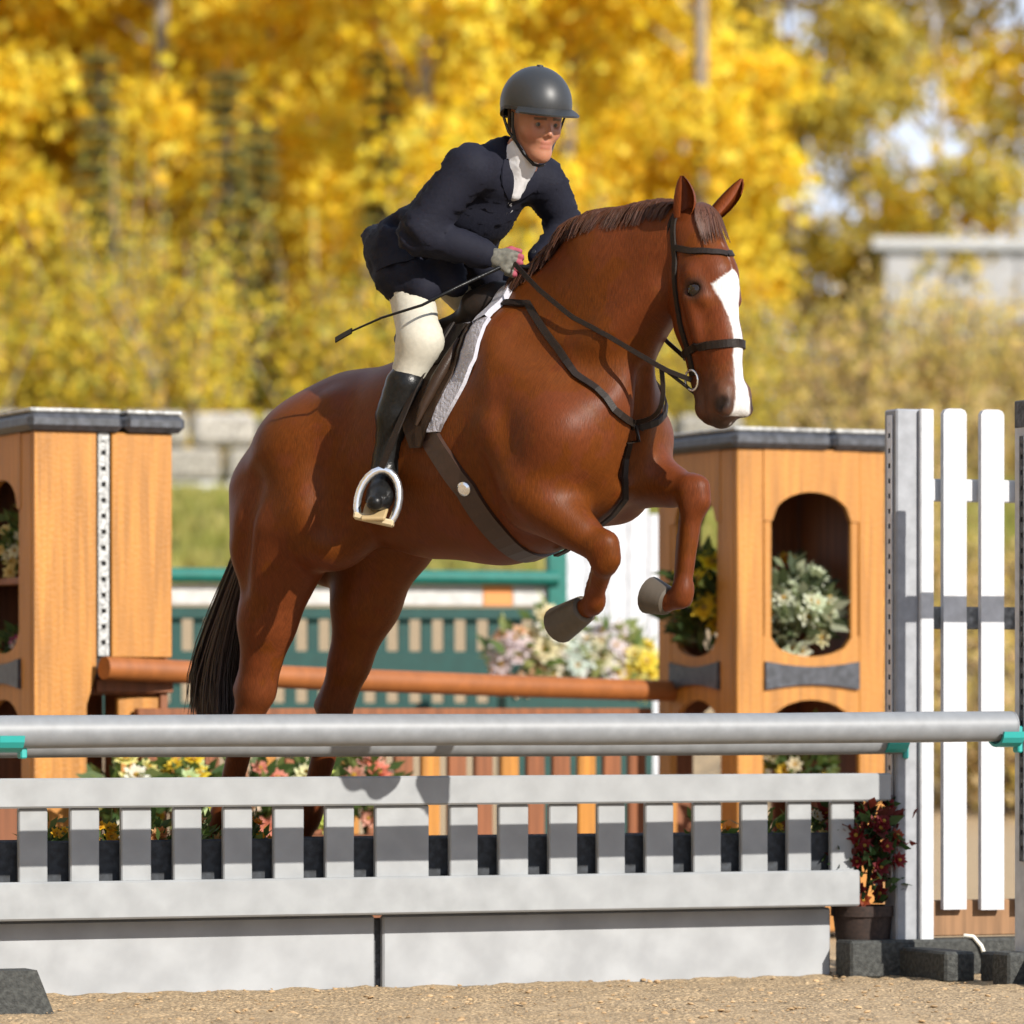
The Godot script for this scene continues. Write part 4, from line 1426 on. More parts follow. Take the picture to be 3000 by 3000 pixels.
	f.bone(Vector3(0.50, 2.10, 0.27), 0.03, Vector3(0.80, 1.98, 0.18), 0.03, 0.08, 1.0, true)
	f.pair(Vector3(-0.30, 1.70, 0.33), 0.03, Vector3(-0.30, 1.50, 0.30), 0.03, 0.08, 1.0, true)
	f.pair(Vector3(-0.60, 1.66, 0.355), 0.025, Vector3(-0.70, 1.30, 0.305), 0.022, 0.06, 1.0, true)
	var mb := MB.new()
	f.mesh_into(mb, Transform3D.IDENTITY, coat)
	# head in its own finer grid, turned a little towards the camera
	head_xf = Transform3D(Basis(Vector3.UP, deg_to_rad(-HEAD_YAW)), POLL)
	var g := Field.new(Vector3(-0.26, -0.78, -0.17), Vector3(0.31, 0.08, 0.17), 0.0065)
	head_f = g
	g.bone(Vector3(0.03, -0.085, 0), 0.088, Vector3(0.085, -0.23, 0), 0.102, 0.03, 0.86)
	g.bone(Vector3(0.085, -0.23, 0), 0.105, Vector3(0.142, -0.44, 0), 0.076, 0.03, 0.80)
	g.bone(Vector3(0.142, -0.44, 0), 0.074, Vector3(0.172, -0.61, 0), 0.066, 0.03, 0.80)
	g.bone(Vector3(0.01, -0.24, 0), 0.105, Vector3(0.05, -0.35, 0), 0.10, 0.04, 0.66)
	g.bone(Vector3(0.04, -0.38, 0), 0.075, Vector3(0.085, -0.63, 0), 0.043, 0.03, 0.72)
	g.bone(Vector3(0.175, -0.63, 0), 0.06, Vector3(0.15, -0.668, 0), 0.05, 0.03, 1.0)
	g.bone(Vector3(0.085, -0.655, 0), 0.035, Vector3(0.10, -0.668, 0), 0.033, 0.025, 1.0)
	g.pair(Vector3(0.10, -0.225, 0.078), 0.030, Vector3(0.135, -0.30, 0.07), 0.024, 0.03)
	g.pair(Vector3(0.10, -0.252, 0.090), 0.010, Vector3(0.135, -0.262, 0.080), 0.009, 0.008)
	g.pair(Vector3(0.09, -0.30, 0.085), 0.022, Vector3(0.115, -0.43, 0.066), 0.016, 0.035)
	g.pair(Vector3(0.205, -0.60, 0.040), 0.026, Vector3(0.212, -0.655, 0.046), 0.026, 0.025)
	g.pair(Vector3(0.125, -0.27, 0.098), 0.017, Vector3(0.110, -0.276, 0.100), 0.017, 0.012, 1.0, true)
	g.pair(Vector3(0.222, -0.632, 0.070), 0.012, Vector3(0.205, -0.655, 0.074), 0.014, 0.012, 1.0, true)
	g.pair(Vector3(0.155, -0.686, 0.07), 0.004, Vector3(0.09, -0.60, 0.06), 0.004, 0.012, 1.0, true)
	g.bone(Vector3(-0.16, -0.17, 0.02), 0.145, Vector3(-0.04, -0.13, 0), 0.115, 0.06, 0.6)
	g.mesh_into(mb, head_xf, head_coat)
	var coat_m := mat("coat", 1, 1, 1, 0.46, "hide", 5.0, "hide", 5.0, 0.22)
	coat_m.metallic_specular = 0.26
	part(mb, "body", coat_m, horse)
	# ears
	for s in [1.0, -1.0]:
		var e := MB.new()
		var base := Vector3(0.035, -0.035, 0.062 * s)
		var tip := Vector3(0.055, 0.098, 0.085 * s) if s > 0 else Vector3(0.12, 0.098, -0.12)
		var P := []
		var N := []
		for a in 9:
			var f1 := a / 8.0
			var ctr := base.lerp(tip, f1) + Vector3(0.012 * sin(PI * f1), 0, 0)
			var wid := 0.034 * pow(sin(PI * (0.22 + 0.78 * f1)), 0.8) + 0.002
			var pr := []
			var nr := []
			for b in 9:
				var ang := lerpf(-2.5, 2.5, b / 8.0)
				var dir := Vector3(-cos(ang), 0, sin(ang)).rotated(Vector3.UP, -0.35 * s)
				pr.append(ctr + dir * wid * Vector3(0.8, 1, 1))
				nr.append(dir)
			P.append(pr); N.append(nr)
		e.col = Color(0.18, 0.042, 0.010)
		e.sheet(P, N, 0.004)
		var ear := part(e, "ear", coat_m, horse)
		ear.transform = head_xf
		# eye
		var eye := MB.new()
		eye.lathe([Vector2(0.0, 0.029), Vector2(0.009, 0.0275), Vector2(0.017, 0.0235), Vector2(0.0245, 0.0155), Vector2(0.029, 0.0), Vector2(0.0245, -0.0155), Vector2(0.0, -0.029)], 18, head_xf * Transform3D(Basis(Vector3.RIGHT, 1.3 * s), Vector3(0.113, -0.274, 0.077 * s)))
		eye.col = Color.WHITE
		part(eye, "eye", mat("eye_dark", 0.010, 0.006, 0.004, 0.12), horse)
	# hooves
	var hoof_m := mat("hoof", 0.085, 0.067, 0.048, 0.65, "coat", 3.0)
	for e in [[Vector3(0.615, 1.217, 0.035), Vector3(0.475, 1.165, 0.0), Vector3(0.2, -1, 0.0)], [Vector3(0.835, 1.24, -0.13), Vector3(0.755, 1.262, -0.13), Vector3(-0.6, -1, 0)], [Vector3(-0.945, 0.435, 0.16), Vector3(-0.985, 0.365, 0.16), Vector3(1, -1, 0)], [Vector3(-0.835, 0.445, -0.16), Vector3(-0.875, 0.375, -0.16), Vector3(1, -1, 0)]]:
		var ax: Vector3 = (e[1] - e[0]).normalized()
		var sd := ax.cross(e[2]).normalized()
		var fw := sd.cross(ax)
		var l: float = e[0].distance_to(e[1])
		var hm := MB.new()
		hm.lathe([Vector2(0.0, 0.0), Vector2(0.038, 0.0), Vector2(0.047, -0.006), Vector2(0.0497, -0.2 * l), Vector2(0.0504, -0.23 * l), Vector2(0.0538, -0.44 * l), Vector2(0.0545, -0.47 * l), Vector2(0.0577, -0.67 * l), Vector2(0.0583, -0.70 * l), Vector2(0.063, -l), Vector2(0.058, -l - 0.004), Vector2(0.035, -l + 0.008), Vector2(0.0, -l + 0.012)], 18, Transform3D(Basis(fw, -ax, sd), e[0]))
		part(hm, "hoof", hoof_m, horse)
	# mane: pulled short, lying to the camera side of the crest
	var crest := [Vector3(0.36, 2.31, 0), Vector3(0.46, 2.40, 0), Vector3(0.58, 2.465, 0), Vector3(0.70, 2.505, 0), Vector3(0.82, 2.53, 0), Vector3(0.93, 2.535, 0), Vector3(1.01, 2.51, 0)]
	var mane := MB.new()
	for k in 3600:
		var u := rng.randf() * 5.999
		var i := int(u)
		var p: Vector3 = crest[i].lerp(crest[i + 1], u - i)
		p = f.project(p + Vector3(0, 0, rng.randf_range(-0.02, 0.03)))
		var l := rng.randf_range(0.06, 0.12) * (1.0 if u < 5 else 0.8)
		var sgn := 1.0 if rng.randf() < 0.72 else -1.0
		var back := -0.05 + coat_noise.get_noise_1d(u * 4.0) * 0.05
		var pts := [p - Vector3(0, 0.004, 0)]
		for q in range(1, 5):
			var w := q / 4.0
			var x := p + Vector3(back * w, 0.028 * sin(PI * w * 0.7) - l * w * w * 0.85, sgn * (0.02 + l * 0.45) * w)
			var dd := f.sample(x)
			if dd < 0.006:
				x += f.grad(x) * (0.002 + rng.randf() * 0.008 - dd)
			pts.append(x)
		var kk := rng.randf_range(0.55, 1.25)
		mane.col = Color(0.070 * kk, 0.024 * kk, 0.010 * kk)
		mane.tube(pts, [0.002, 0.0022, 0.002, 0.0016, 0.0006], 3, false)
	# forelock
	for k in 220:
		var z := rng.randf_range(-0.035, 0.035)
		var fl := rng.randf_range(0.45, 1.0)
		var pts := []
		for q in 5:
			var w := q / 4.0
			pts.append(head_xf * (head_f.project(Vector3(0.05 + 0.08 * w * fl, 0.01 - 0.15 * w * fl, z + (z * 0.6 + 0.02) * w)) + Vector3(0.012, 0.01, 0)))
		var kk := rng.randf_range(0.6, 1.3)
		mane.col = Color(0.070 * kk, 0.024 * kk, 0.010 * kk)
		mane.tube(pts, [0.002, 0.0024, 0.002, 0.0016, 0.0006], 3, false)
	var hair := mat("hair", 1, 1, 1, 0.5)
	part(mane, "mane", hair, horse)
	# tail
	var tail := MB.new()
	var path := [Vector3(-0.83, 1.78, 0), Vector3(-0.90, 1.68, 0), Vector3(-0.92, 1.48, 0.0), Vector3(-1.02, 1.23, 0.0), Vector3(-1.085, 1.02, 0.0), Vector3(-1.09, 0.86, 0), Vector3(-1.065, 0.70, 0)]
	var locks := []
	for k in 16:
		var a := rng.randf() * TAU
		var r := sqrt(rng.randf())
		locks.append([Vector3(cos(a) * 0.055, 0, sin(a) * 0.045) * r, rng.randf() * TAU, rng.randf_range(0.6, 1.25), rng.randf_range(0.8, 1.0)])
	for k in 1700:
		var lk: Array = locks[k % 16]
		var sp: Vector3 = lk[0] + Vector3(rng.randf_range(-1, 1), 0, rng.randf_range(-1, 1)) * 0.016
		var pts := []
		var rs := []
		var stray := rand_dir() * (0.025 if rng.randf() < 0.95 else 0.11)
		var reach: float = lk[3] * rng.randf_range(0.85, 1.0)
		for q in 9:
			var w := q / 8.0 * reach
			var u := w * 6.0
			var i := mini(int(u), 5)
			var p: Vector3 = path[i].lerp(path[i + 1], u - i)
			var wave := Vector3(sin(w * 7.0 + lk[1]), 0, cos(w * 6.0 + lk[1])) * 0.010 * w
			pts.append(p + sp * (0.4 + 1.35 * smoothstep(0.2, 0.7, w)) + wave + stray * w * w)
			rs.append(lerpf(0.0032, 0.0022, w) if q < 8 else 0.0006)
		var kk: float = lk[2] * rng.randf_range(0.7, 1.25)
		tail.col = Color(0.034 * kk, 0.016 * kk, 0.009 * kk)
		tail.tube(pts, rs, 3, false)
	part(tail, "tail", hair, horse)

# ---------------------------------------------------------------- tack
func on_body(pts: Array, per := 6) -> Array:
	return along(body_f, pts, per)

func along(f: Field, pts: Array, per: int) -> Array:
	var P := []
	var N := []
	for k in pts.size() - 1:
		for q in per + (1 if k == pts.size() - 2 else 0):
			var p: Vector3 = f.project(pts[k].lerp(pts[k + 1], float(q) / per))
			P.append(p); N.append(f.grad(p))
	return [P, N]

func raised(q: Array, by: float) -> Array:
	var P := []
	for k in q[0].size():
		P.append(q[0][k] + q[1][k] * by)
	return P

func tack_thing(called: String, label: String, category: String) -> Node3D:
	var t := thing(called, label, category, HORSE_AT, -HORSE_YAW)
	t.scale = Vector3.ONE * HORSE_SIZE
	return t

func edge_at(line: Array, y: float) -> float:
	for k in line.size() - 1:
		if y <= line[k].y and y >= line[k + 1].y:
			return lerpf(line[k].x, line[k + 1].x, (line[k].y - y) / maxf(line[k].y - line[k + 1].y, 1e-5))
	return line[0].x if y > line[0].y else line[line.size() - 1].x

# a leather sheet laid on the horse's side between two edges, from y0 down to y1
func side_sheet(front: Array, rear: Array, y0: float, y1: float, sgn: float, lift: float, thick: float, mb: MB) -> void:
	var P := []
	var N := []
	for a in 15:
		var y := lerpf(y0, y1, a / 14.0)
		var pr := []
		var nr := []
		for b in 11:
			var x := lerpf(edge_at(rear, y), edge_at(front, y), b / 10.0)
			var s := body_f.side(x, y, sgn)
			var n := body_f.grad(s)
			n = (n + Vector3(0, 0, sgn) * 0.8).normalized()
			pr.append(s + n * lift); nr.append(n)
		P.append(pr); N.append(nr)
	mb.sheet(P, N, thick)

func build_tack() -> void:
	var leather := mat("leather", 0.018, 0.012, 0.009, 0.5, "coat", 5.0, "fine", 8.0, 0.25)
	var tan := mat("flap_leather", 0.036, 0.02, 0.012, 0.42, "coat", 5.0, "fine", 8.0, 0.25)
	var fleece := mat("fleece", 0.42, 0.41, 0.45, 0.95, "paint", 6.0, "weave", 8.0, 0.8)
	for lm in [leather, tan]: lm.metallic_specular = 0.3
	var metal := mat("bright_metal", 0.75, 0.76, 0.78, 0.22)
	metal.metallic = 0.9
	# saddle pad
	var pad := tack_thing("saddle_pad", "white fleece saddle pad edging out in front of the saddle", "saddle pad")
	var pf := [Vector2(0.31, 2.28), Vector2(0.362, 2.175), Vector2(0.352, 2.05), Vector2(0.292, 1.93), Vector2(0.22, 1.80)]
	var pr := [Vector2(-0.17, 2.28), Vector2(-0.15, 2.10), Vector2(-0.05, 2.02), Vector2(0.04, 1.92), Vector2(0.12, 1.80)]
	for s in [1.0, -1.0]:
		var mb := MB.new()
		side_sheet(pf, pr, 2.17, 1.80, s, 0.002, 0.016, mb)
		part(mb, "pad_side", fleece, pad)
	var roll := MB.new()
	var tp := on_body([Vector3(0.315, 2.17, 0.22), Vector3(0.30, 2.27, 0.10), Vector3(0.30, 2.30, 0.0), Vector3(0.30, 2.27, -0.10), Vector3(0.315, 2.17, -0.22)], 5)
	roll.strap(tp[0], tp[1], 0.075, 0.02)
	part(roll, "pad_front", fleece, pad)
	# saddle
	var sd := tack_thing("saddle", "dark brown leather jumping saddle under the rider", "saddle")
	var ff := [Vector2(0.235, 2.26), Vector2(0.272, 2.12), Vector2(0.26, 2.03), Vector2(0.222, 1.93), Vector2(0.152, 1.75)]
	var fr := [Vector2(-0.14, 2.26), Vector2(-0.12, 2.11), Vector2(-0.05, 2.01), Vector2(0.03, 1.90), Vector2(0.10, 1.75)]
	for s in [1.0, -1.0]:
		var mb := MB.new()
		side_sheet(ff, fr, 2.16, 1.75, s, 0.019, 0.008, mb)
		part(mb, "flap", tan, sd)
		# knee roll and the smaller skirt flap over the stirrup bar
		mb = MB.new()
		var kp := []
		for y in [2.10, 2.03, 1.96, 1.88, 1.82]:
			var q := body_f.side(edge_at(ff, y) - 0.045, y, s)
			kp.append(q + body_f.grad(q) * 0.032)
		mb.tube(kp, [0.006, 0.02, 0.023, 0.018, 0.005], 8)
		part(mb, "knee_roll", tan, sd)
		mb = MB.new()
		side_sheet([Vector2(0.20, 2.26), Vector2(0.20, 2.10), Vector2(0.15, 2.02)], [Vector2(-0.05, 2.26), Vector2(0.0, 2.10), Vector2(0.07, 2.02)], 2.16, 2.02, s, 0.030, 0.006, mb)
		part(mb, "skirt", leather, sd)
	var seat_f := Field.new(Vector3(-0.42, 1.95, -0.24), Vector3(0.38, 2.42, 0.24), 0.012)
	seat_f.bone(Vector3(-0.13, 2.12, 0), 0.045, Vector3(0.0, 2.13, 0), 0.06, 0.05, 1.9)
	seat_f.bone(Vector3(0.0, 2.13, 0), 0.06, Vector3(0.2, 2.23, 0), 0.065, 0.05, 1.6)
	seat_f.pair(Vector3(-0.18, 2.15, 0.0), 0.03, Vector3(-0.14, 2.14, 0.09), 0.025, 0.04)
	seat_f.bone(Vector3(0.17, 2.24, 0), 0.065, Vector3(0.225, 2.27, 0), 0.05, 0.03, 1.9)
	var sm := MB.new()
	seat_f.mesh_into(sm)
	part(sm, "seat", leather, sd)
	for s in [1.0, -1.0]:
		# stirrup leather and iron
		var st := MB.new()
		var lp := []
		var ln := []
		for e in [[0.13, 2.15], [0.12, 2.04], [0.105, 1.93]]:
			var q := body_f.side(e[0], e[1], s)
			lp.append(q + body_f.grad(q) * 0.042); ln.append(body_f.grad(q))
		lp.append(Vector3(0.075, 1.80, 0.365 * s)); ln.append(Vector3(0.2, 0.2, s).normalized())
		lp.append(Vector3(0.04, 1.685, 0.395 * s)); ln.append(Vector3(0.3, 0.2, s).normalized())
		st.strap(lp, ln, 0.024, 0.005)
		part(st, "stirrup_leather", leather, sd)
		var iron := MB.new()
		var face := Vector3(0.60, 0.06, 0.80 * s).normalized()
		var across: Vector3 = (Vector3.UP.cross(face) * float(s) - Vector3.UP * 0.22).normalized()
		var up := face.cross(across)
		var ic := Vector3(0.03, 1.575, 0.402 * s)
		var ip := []
		for k in 17:
			var a := lerpf(-0.62, PI + 0.62, k / 16.0)
			ip.append(ic + across * cos(a) * 0.068 + up * (sin(a) * 0.104))
		iron.tube(ip, 0.0135, 8)
		var top := part(iron, "stirrup_iron", metal, sd)
		var tread := MB.new()
		tread.box(ic - up * 0.064, Vector3(0.135, 0.022, 0.055), 0.005, Basis(across, up, face))
		part(tread, "tread", mat("tread_rubber", 0.45, 0.36, 0.22, 0.8), top)
	# girth
	var gi := tack_thing("girth", "brown leather girth with a silver buckle behind the forelegs", "girth")
	var gp := on_body([Vector3(0.135, 1.83, 0.31), Vector3(0.24, 1.70, 0.32), Vector3(0.31, 1.60, 0.30), Vector3(0.35, 1.48, 0.20), Vector3(0.36, 1.40, 0.0), Vector3(0.35, 1.48, -0.20), Vector3(0.31, 1.60, -0.30), Vector3(0.24, 1.70, -0.32), Vector3(0.135, 1.83, -0.31)], 5)
	var gm := MB.new()
	gm.strap(gp[0], gp[1], 0.085, 0.010)
	part(gm, "strap", mat("girth_leather", 0.042, 0.02, 0.013, 0.45, "coat", 5.0), gi)
	var bp := body_f.project(Vector3(0.312, 1.605, 0.31))
	var bn := body_f.grad(bp)
	var bt := bn.cross(Vector3.RIGHT).normalized()
	gm = MB.new()
	gm.lathe([Vector2(0.024, 0.0), Vector2(0.024, 0.008), Vector2(0.017, 0.014), Vector2(0.0, 0.015)], 16, Transform3D(Basis(bt, bn, bt.cross(bn)), bp + bn * 0.009))
	part(gm, "buckle", metal, gi)
	# breastplate
	var br := tack_thing("breastplate", "black leather breastplate strap across the horse's shoulder", "breastplate")
	for s in [1.0, -1.0]:
		var q := on_body([Vector3(0.33, 2.22, 0.12 * s), Vector3(0.465, 2.24, 0.18 * s), Vector3(0.60, 2.09, 0.20 * s), Vector3(0.70, 1.98, 0.19 * s), Vector3(0.78, 1.86, 0.12 * s), Vector3(0.80, 1.80, 0.015 * s)], 5)
		var mb := MB.new()
		mb.strap(raised(q, 0.007), q[1], 0.026, 0.007)
		part(mb, "neck_strap", leather, br)
	var lowq := on_body([Vector3(0.80, 1.80, 0), Vector3(0.76, 1.66, 0), Vector3(0.62, 1.50, 0), Vector3(0.45, 1.44, 0)], 5)
	var mbl := MB.new()
	mbl.strap(raised(lowq, 0.014), lowq[1], 0.028, 0.007)
	part(mbl, "girth_strap", leather, br)
	# bridle
	var bd := tack_thing("bridle", "black leather bridle on the chestnut horse's head", "bridle")
	var straps := {
		"cheek_strap": [[Vector3(0.0, 0.02, 0.03), Vector3(0.01, -0.06, 0.085), Vector3(0.025, -0.17, 0.10), Vector3(0.02, -0.32, 0.08), Vector3(0.045, -0.45, 0.06), Vector3(0.06, -0.545, 0.05)], 0.022],
		"browband": [[Vector3(0.02, -0.13, 0.10), Vector3(0.09, -0.145, 0.085), Vector3(0.15, -0.155, 0.04), Vector3(0.17, -0.16, 0.0)], 0.022],
		"noseband": [[Vector3(-0.0, -0.475, 0.0), Vector3(0.03, -0.47, 0.05), Vector3(0.10, -0.455, 0.075), Vector3(0.19, -0.45, 0.045), Vector3(0.215, -0.445, 0.0)], 0.028],
		"throat_strap": [[Vector3(0.0, 0.0, 0.05), Vector3(-0.02, -0.10, 0.09), Vector3(-0.05, -0.20, 0.085), Vector3(-0.075, -0.30, 0.05), Vector3(-0.07, -0.33, 0.0)], 0.014],
	}
	for name_ in straps:
		for s in [1.0, -1.0]:
			var pts := []
			for p in straps[name_][0]:
				pts.append(Vector3(p.x, p.y, p.z * s))
			var q := along(head_f, pts, 5)
			var P := []
			var N := []
			for k in q[0].size():
				P.append(head_xf * (q[0][k] + q[1][k] * 0.001)); N.append(head_xf.basis * q[1][k])
			var mb := MB.new()
			mb.strap(P, N, straps[name_][1], 0.006)
			part(mb, name_, leather, bd)
	var rings := {}
	for s in [1.0, -1.0]:
		var c: Vector3 = head_f.project(Vector3(0.06, -0.56, 0.06 * s))
		var n: Vector3 = head_f.grad(c)
		c = head_xf * (c + n * 0.012)
		n = head_xf.basis * n
		rings[s] = c
		var tx := n.cross(Vector3.UP).normalized()
		var ty := n.cross(tx)
		var pts := []
		for k in 17:
			pts.append(c + (tx * cos(TAU * k / 16) + ty * sin(TAU * k / 16)) * 0.033)
		var mb := MB.new()
		mb.tube(pts, 0.004, 6, false)
		part(mb, "bit_ring", metal, bd)
		# rein to the rider's hand
		var hand := Vector3(0.345, 2.372, 0.088 * s)
		var P := [c, c + Vector3(-0.08, 0.035, 0.035 * s)]
		var mid: Array = [Vector3(0.80, 2.10, 0.155 * s), Vector3(0.67, 2.165, 0.175 * s), Vector3(0.53, 2.26, 0.17 * s), Vector3(0.43, 2.325, 0.135 * s)]
		P.append_array(mid)
		P.append(hand)
		var cur := Curve3D.new()
		for k in P.size():
			var dd: Vector3 = (P[mini(k + 1, P.size() - 1)] - P[maxi(k - 1, 0)]) * 0.16
			cur.add_point(P[k], -dd, dd)
		var pp := []
		var nn := []
		for k in 31:
			var x := cur.sample_baked(cur.get_baked_length() * k / 30.0)
			var sv := body_f.sample(x)
			if sv < 0.006: x += body_f.grad(x) * (0.008 - sv)
			pp.append(x); nn.append(Vector3(0.1, 0.25, s).normalized())
		mb = MB.new()
		mb.strap(pp, nn, 0.017, 0.004)
		part(mb, "rein", leather, bd)
	# running martingale from the breast to the reins
	var ma := tack_thing("martingale", "thin dark martingale strap hanging between the bit and the chest", "strap")
	var mm := MB.new()
	var a0: Vector3 = rings[1.0] + Vector3(-0.10, 0.045, 0.03)
	var end := body_f.project(Vector3(0.80, 1.82, 0.03))
	var pp2 := []
	var nn2 := []
	for k in 13:
		var w := k / 12.0
		pp2.append(a0.lerp(end, w) + Vector3(0.055, -0.05, 0.0) * sin(PI * w)); nn2.append(Vector3(0.6, 0, 0.8))
	mm.strap(pp2, nn2, 0.016, 0.004)
	part(mm, "strap", leather, ma)
	var chin := MB.new()
	chin.tube([a0, rings[1.0] + Vector3(-0.02, -0.02, 0), head_xf * Vector3(0.03, -0.60, 0.0)], 0.006, 6)
	part(chin, "chin_strap", leather, ma)

# ---------------------------------------------------------------- rider (in the horse's axes)
func build_rider() -> void:
	var navy := mat("navy_wool", 0.0125, 0.013, 0.0215, 0.75, "paint", 6.0, "weave", 9.0, 0.2)
	navy.metallic_specular = 0.25
	var cream := mat("breeches", 0.50, 0.47, 0.385, 0.85, "paint", 5.0, "weave", 6.0, 0.12)
	var boot_m := mat("boot", 0.012, 0.012, 0.012, 0.32, "scuff", 4.0, "fine", 6.0, 0.2)
	boot_m.metallic_specular = 0.35
	var linen := mat("linen", 0.58, 0.57, 0.57, 0.8, "", 1.0, "weave", 8.0, 0.3)
	var skin := mat("skin", 1, 1, 1, 0.5)
	skin.subsurf_scatter_enabled = true
	skin.subsurf_scatter_strength = 0.15
	var r := thing("person", "rider in navy jacket, cream breeches and dark helmet leaning over the horse", "person", HORSE_AT, -HORSE_YAW)
	r.scale = Vector3.ONE * HORSE_SIZE
	var hx := Transform3D(Basis(Vector3.UP, deg_to_rad(-22)) * Basis(Vector3.BACK, deg_to_rad(-13)), Vector3(0.372, 2.84, 0.0))
	# body: one skin from the head down, clothed by the pieces below
	var mb := MB.new()
	var b := Field.new(Vector3(-0.36, 1.52, -0.5), Vector3(0.50, 2.80, 0.5), 0.016)
	b.bone(Vector3(0.18, 2.63, 0), 0.055, Vector3(0.09, 2.57, 0), 0.08, 0.05, 1.2)
	b.bone(Vector3(0.09, 2.57, 0), 0.08, Vector3(-0.10, 2.44, 0), 0.07, 0.04, 1.2)
	b.bone(Vector3(0.20, 2.65, 0), 0.045, Vector3(0.345, 2.79, 0), 0.050, 0.03)
	b.pair(Vector3(0.19, 2.66, 0.06), 0.045, Vector3(0.225, 2.665, 0.16), 0.045, 0.03)
	b.bone(Vector3(0.245, 2.65, 0.17), 0.048, Vector3(0.11, 2.455, 0.285), 0.036, 0.03)
	b.bone(Vector3(0.11, 2.455, 0.285), 0.036, Vector3(0.29, 2.385, 0.125), 0.026, 0.03)
	b.bone(Vector3(0.265, 2.655, -0.17), 0.048, Vector3(0.265, 2.505, -0.275), 0.036, 0.03)
	b.bone(Vector3(0.265, 2.505, -0.275), 0.036, Vector3(0.31, 2.39, -0.105), 0.026, 0.03)
	b.pair(Vector3(-0.10, 2.38, 0.09), 0.055, Vector3(0.09, 2.10, 0.265), 0.05, 0.03)
	b.pair(Vector3(0.09, 2.10, 0.265), 0.05, Vector3(-0.02, 1.72, 0.30), 0.026, 0.03)
	b.pair(Vector3(-0.02, 1.72, 0.30), 0.024, Vector3(0.025, 1.60, 0.385), 0.017, 0.02)
	b.mesh_into(mb, Transform3D.IDENTITY, func(_p, _n): return Color(0.36, 0.155, 0.09))
	var g := Field.new(Vector3(-0.13, -0.17, -0.11), Vector3(0.15, 0.13, 0.11), 0.0037)
	g.bone(Vector3(-0.015, 0.035, 0), 0.088, Vector3(0.01, 0.03, 0), 0.088, 0.02, 0.86)
	g.bone(Vector3(0.022, -0.01, 0), 0.068, Vector3(0.044, -0.075, 0), 0.038, 0.03, 0.88)
	g.bone(Vector3(0.056, -0.045, 0), 0.036, Vector3(0.060, -0.088, 0), 0.030, 0.025, 0.85)
	g.bone(Vector3(0.072, -0.106, 0), 0.0165, Vector3(0.073, -0.108, 0), 0.0165, 0.022, 1.15)
	g.pair(Vector3(-0.01, -0.055, 0.045), 0.018, Vector3(0.05, -0.10, 0.018), 0.016, 0.035)
	g.bone(Vector3(0.087, 0.012, 0), 0.0065, Vector3(0.109, -0.028, 0), 0.0095, 0.012)
	g.pair(Vector3(0.099, -0.033, 0.0095), 0.0068, Vector3(0.097, -0.034, 0.0105), 0.0068, 0.008)
	g.pair(Vector3(0.058, -0.026, 0.036), 0.024, Vector3(0.052, -0.03, 0.042), 0.022, 0.035)
	g.pair(Vector3(0.084, 0.020, 0.015), 0.0075, Vector3(0.070, 0.021, 0.048), 0.0075, 0.015)
	g.pair(Vector3(0.092, 0.001, 0.031), 0.010, Vector3(0.088, 0.001, 0.034), 0.010, 0.012, 1.0, true)
	g.pair(Vector3(0.083, 0.0085, 0.022), 0.0045, Vector3(0.079, 0.0075, 0.042), 0.0045, 0.005)
	g.bone(Vector3(0.0905, -0.0585, 0), 0.0055, Vector3(0.0905, -0.059, 0), 0.0055, 0.007, 2.8)
	g.bone(Vector3(0.0885, -0.0745, 0), 0.0062, Vector3(0.0885, -0.075, 0), 0.0062, 0.007, 2.4)
	g.pair(Vector3(-0.005, 0.005, 0.076), 0.013, Vector3(-0.008, -0.03, 0.074), 0.010, 0.012, 0.6)
	g.bone(Vector3(-0.03, -0.04, 0), 0.055, Vector3(-0.06, -0.15, 0), 0.052, 0.04)
	g.mesh_into(mb, hx, func(p, _n):
		var c := Color(0.36, 0.155, 0.09)
		c = c.lerp(Color(0.40, 0.13, 0.08), 0.3 * smoothstep(0.035, 0.01, (p - Vector3(0.075, -0.035, 0.045 * signf(p.z))).length()))
		var lips := smoothstep(0.004, 0.0, absf(p.y + 0.0665) - 0.012) * smoothstep(0.004, 0.0, absf(p.z) - 0.017) * smoothstep(0.07, 0.085, p.x)
		c = c.lerp(Color(0.27, 0.075, 0.06), lips * 0.45)
		var brow := smoothstep(0.003, 0.0, absf(p.y - 0.021 + absf(p.z) * 0.06) - 0.0035) * smoothstep(0.004, 0.0, absf(absf(p.z) - 0.031) - 0.018) * smoothstep(0.05, 0.07, p.x)
		return c.lerp(Color(0.08, 0.045, 0.03), brow))
	part(mb, "body", skin, r)
	for s in [1.0, -1.0]:
		var eye := MB.new()
		var et := hx * Transform3D(Basis(Vector3.BACK, -PI / 2), Vector3(0.0745, 0.0, 0.0315 * s))
		var prof := [Vector2(0.0, 0.0122), Vector2(0.0045, 0.0114), Vector2(0.006, 0.0106), Vector2(0.0105, 0.006), Vector2(0.0122, 0.0), Vector2(0.0, -0.0122)]
		eye.lathe(prof, 14, et)
		for k in eye.v.size():
			var q := et.affine_inverse() * eye.v[k]
			eye.c[k] = Color(0.03, 0.02, 0.015) if Vector2(q.x, q.z).length() < 0.0058 and q.y > 0 else Color(0.16, 0.14, 0.125)
		part(eye, "eye", mat("eye_white", 1, 1, 1, 0.15), r)
	# jacket
	var j := Field.new(Vector3(-0.50, 2.10, -0.42), Vector3(0.46, 2.82, 0.42), 0.0095)
	j.bone(Vector3(0.215, 2.655, 0), 0.088, Vector3(0.10, 2.58, 0), 0.122, 0.05, 1.35)
	j.bone(Vector3(0.10, 2.58, 0), 0.122, Vector3(-0.06, 2.49, 0), 0.116, 0.05, 1.25)
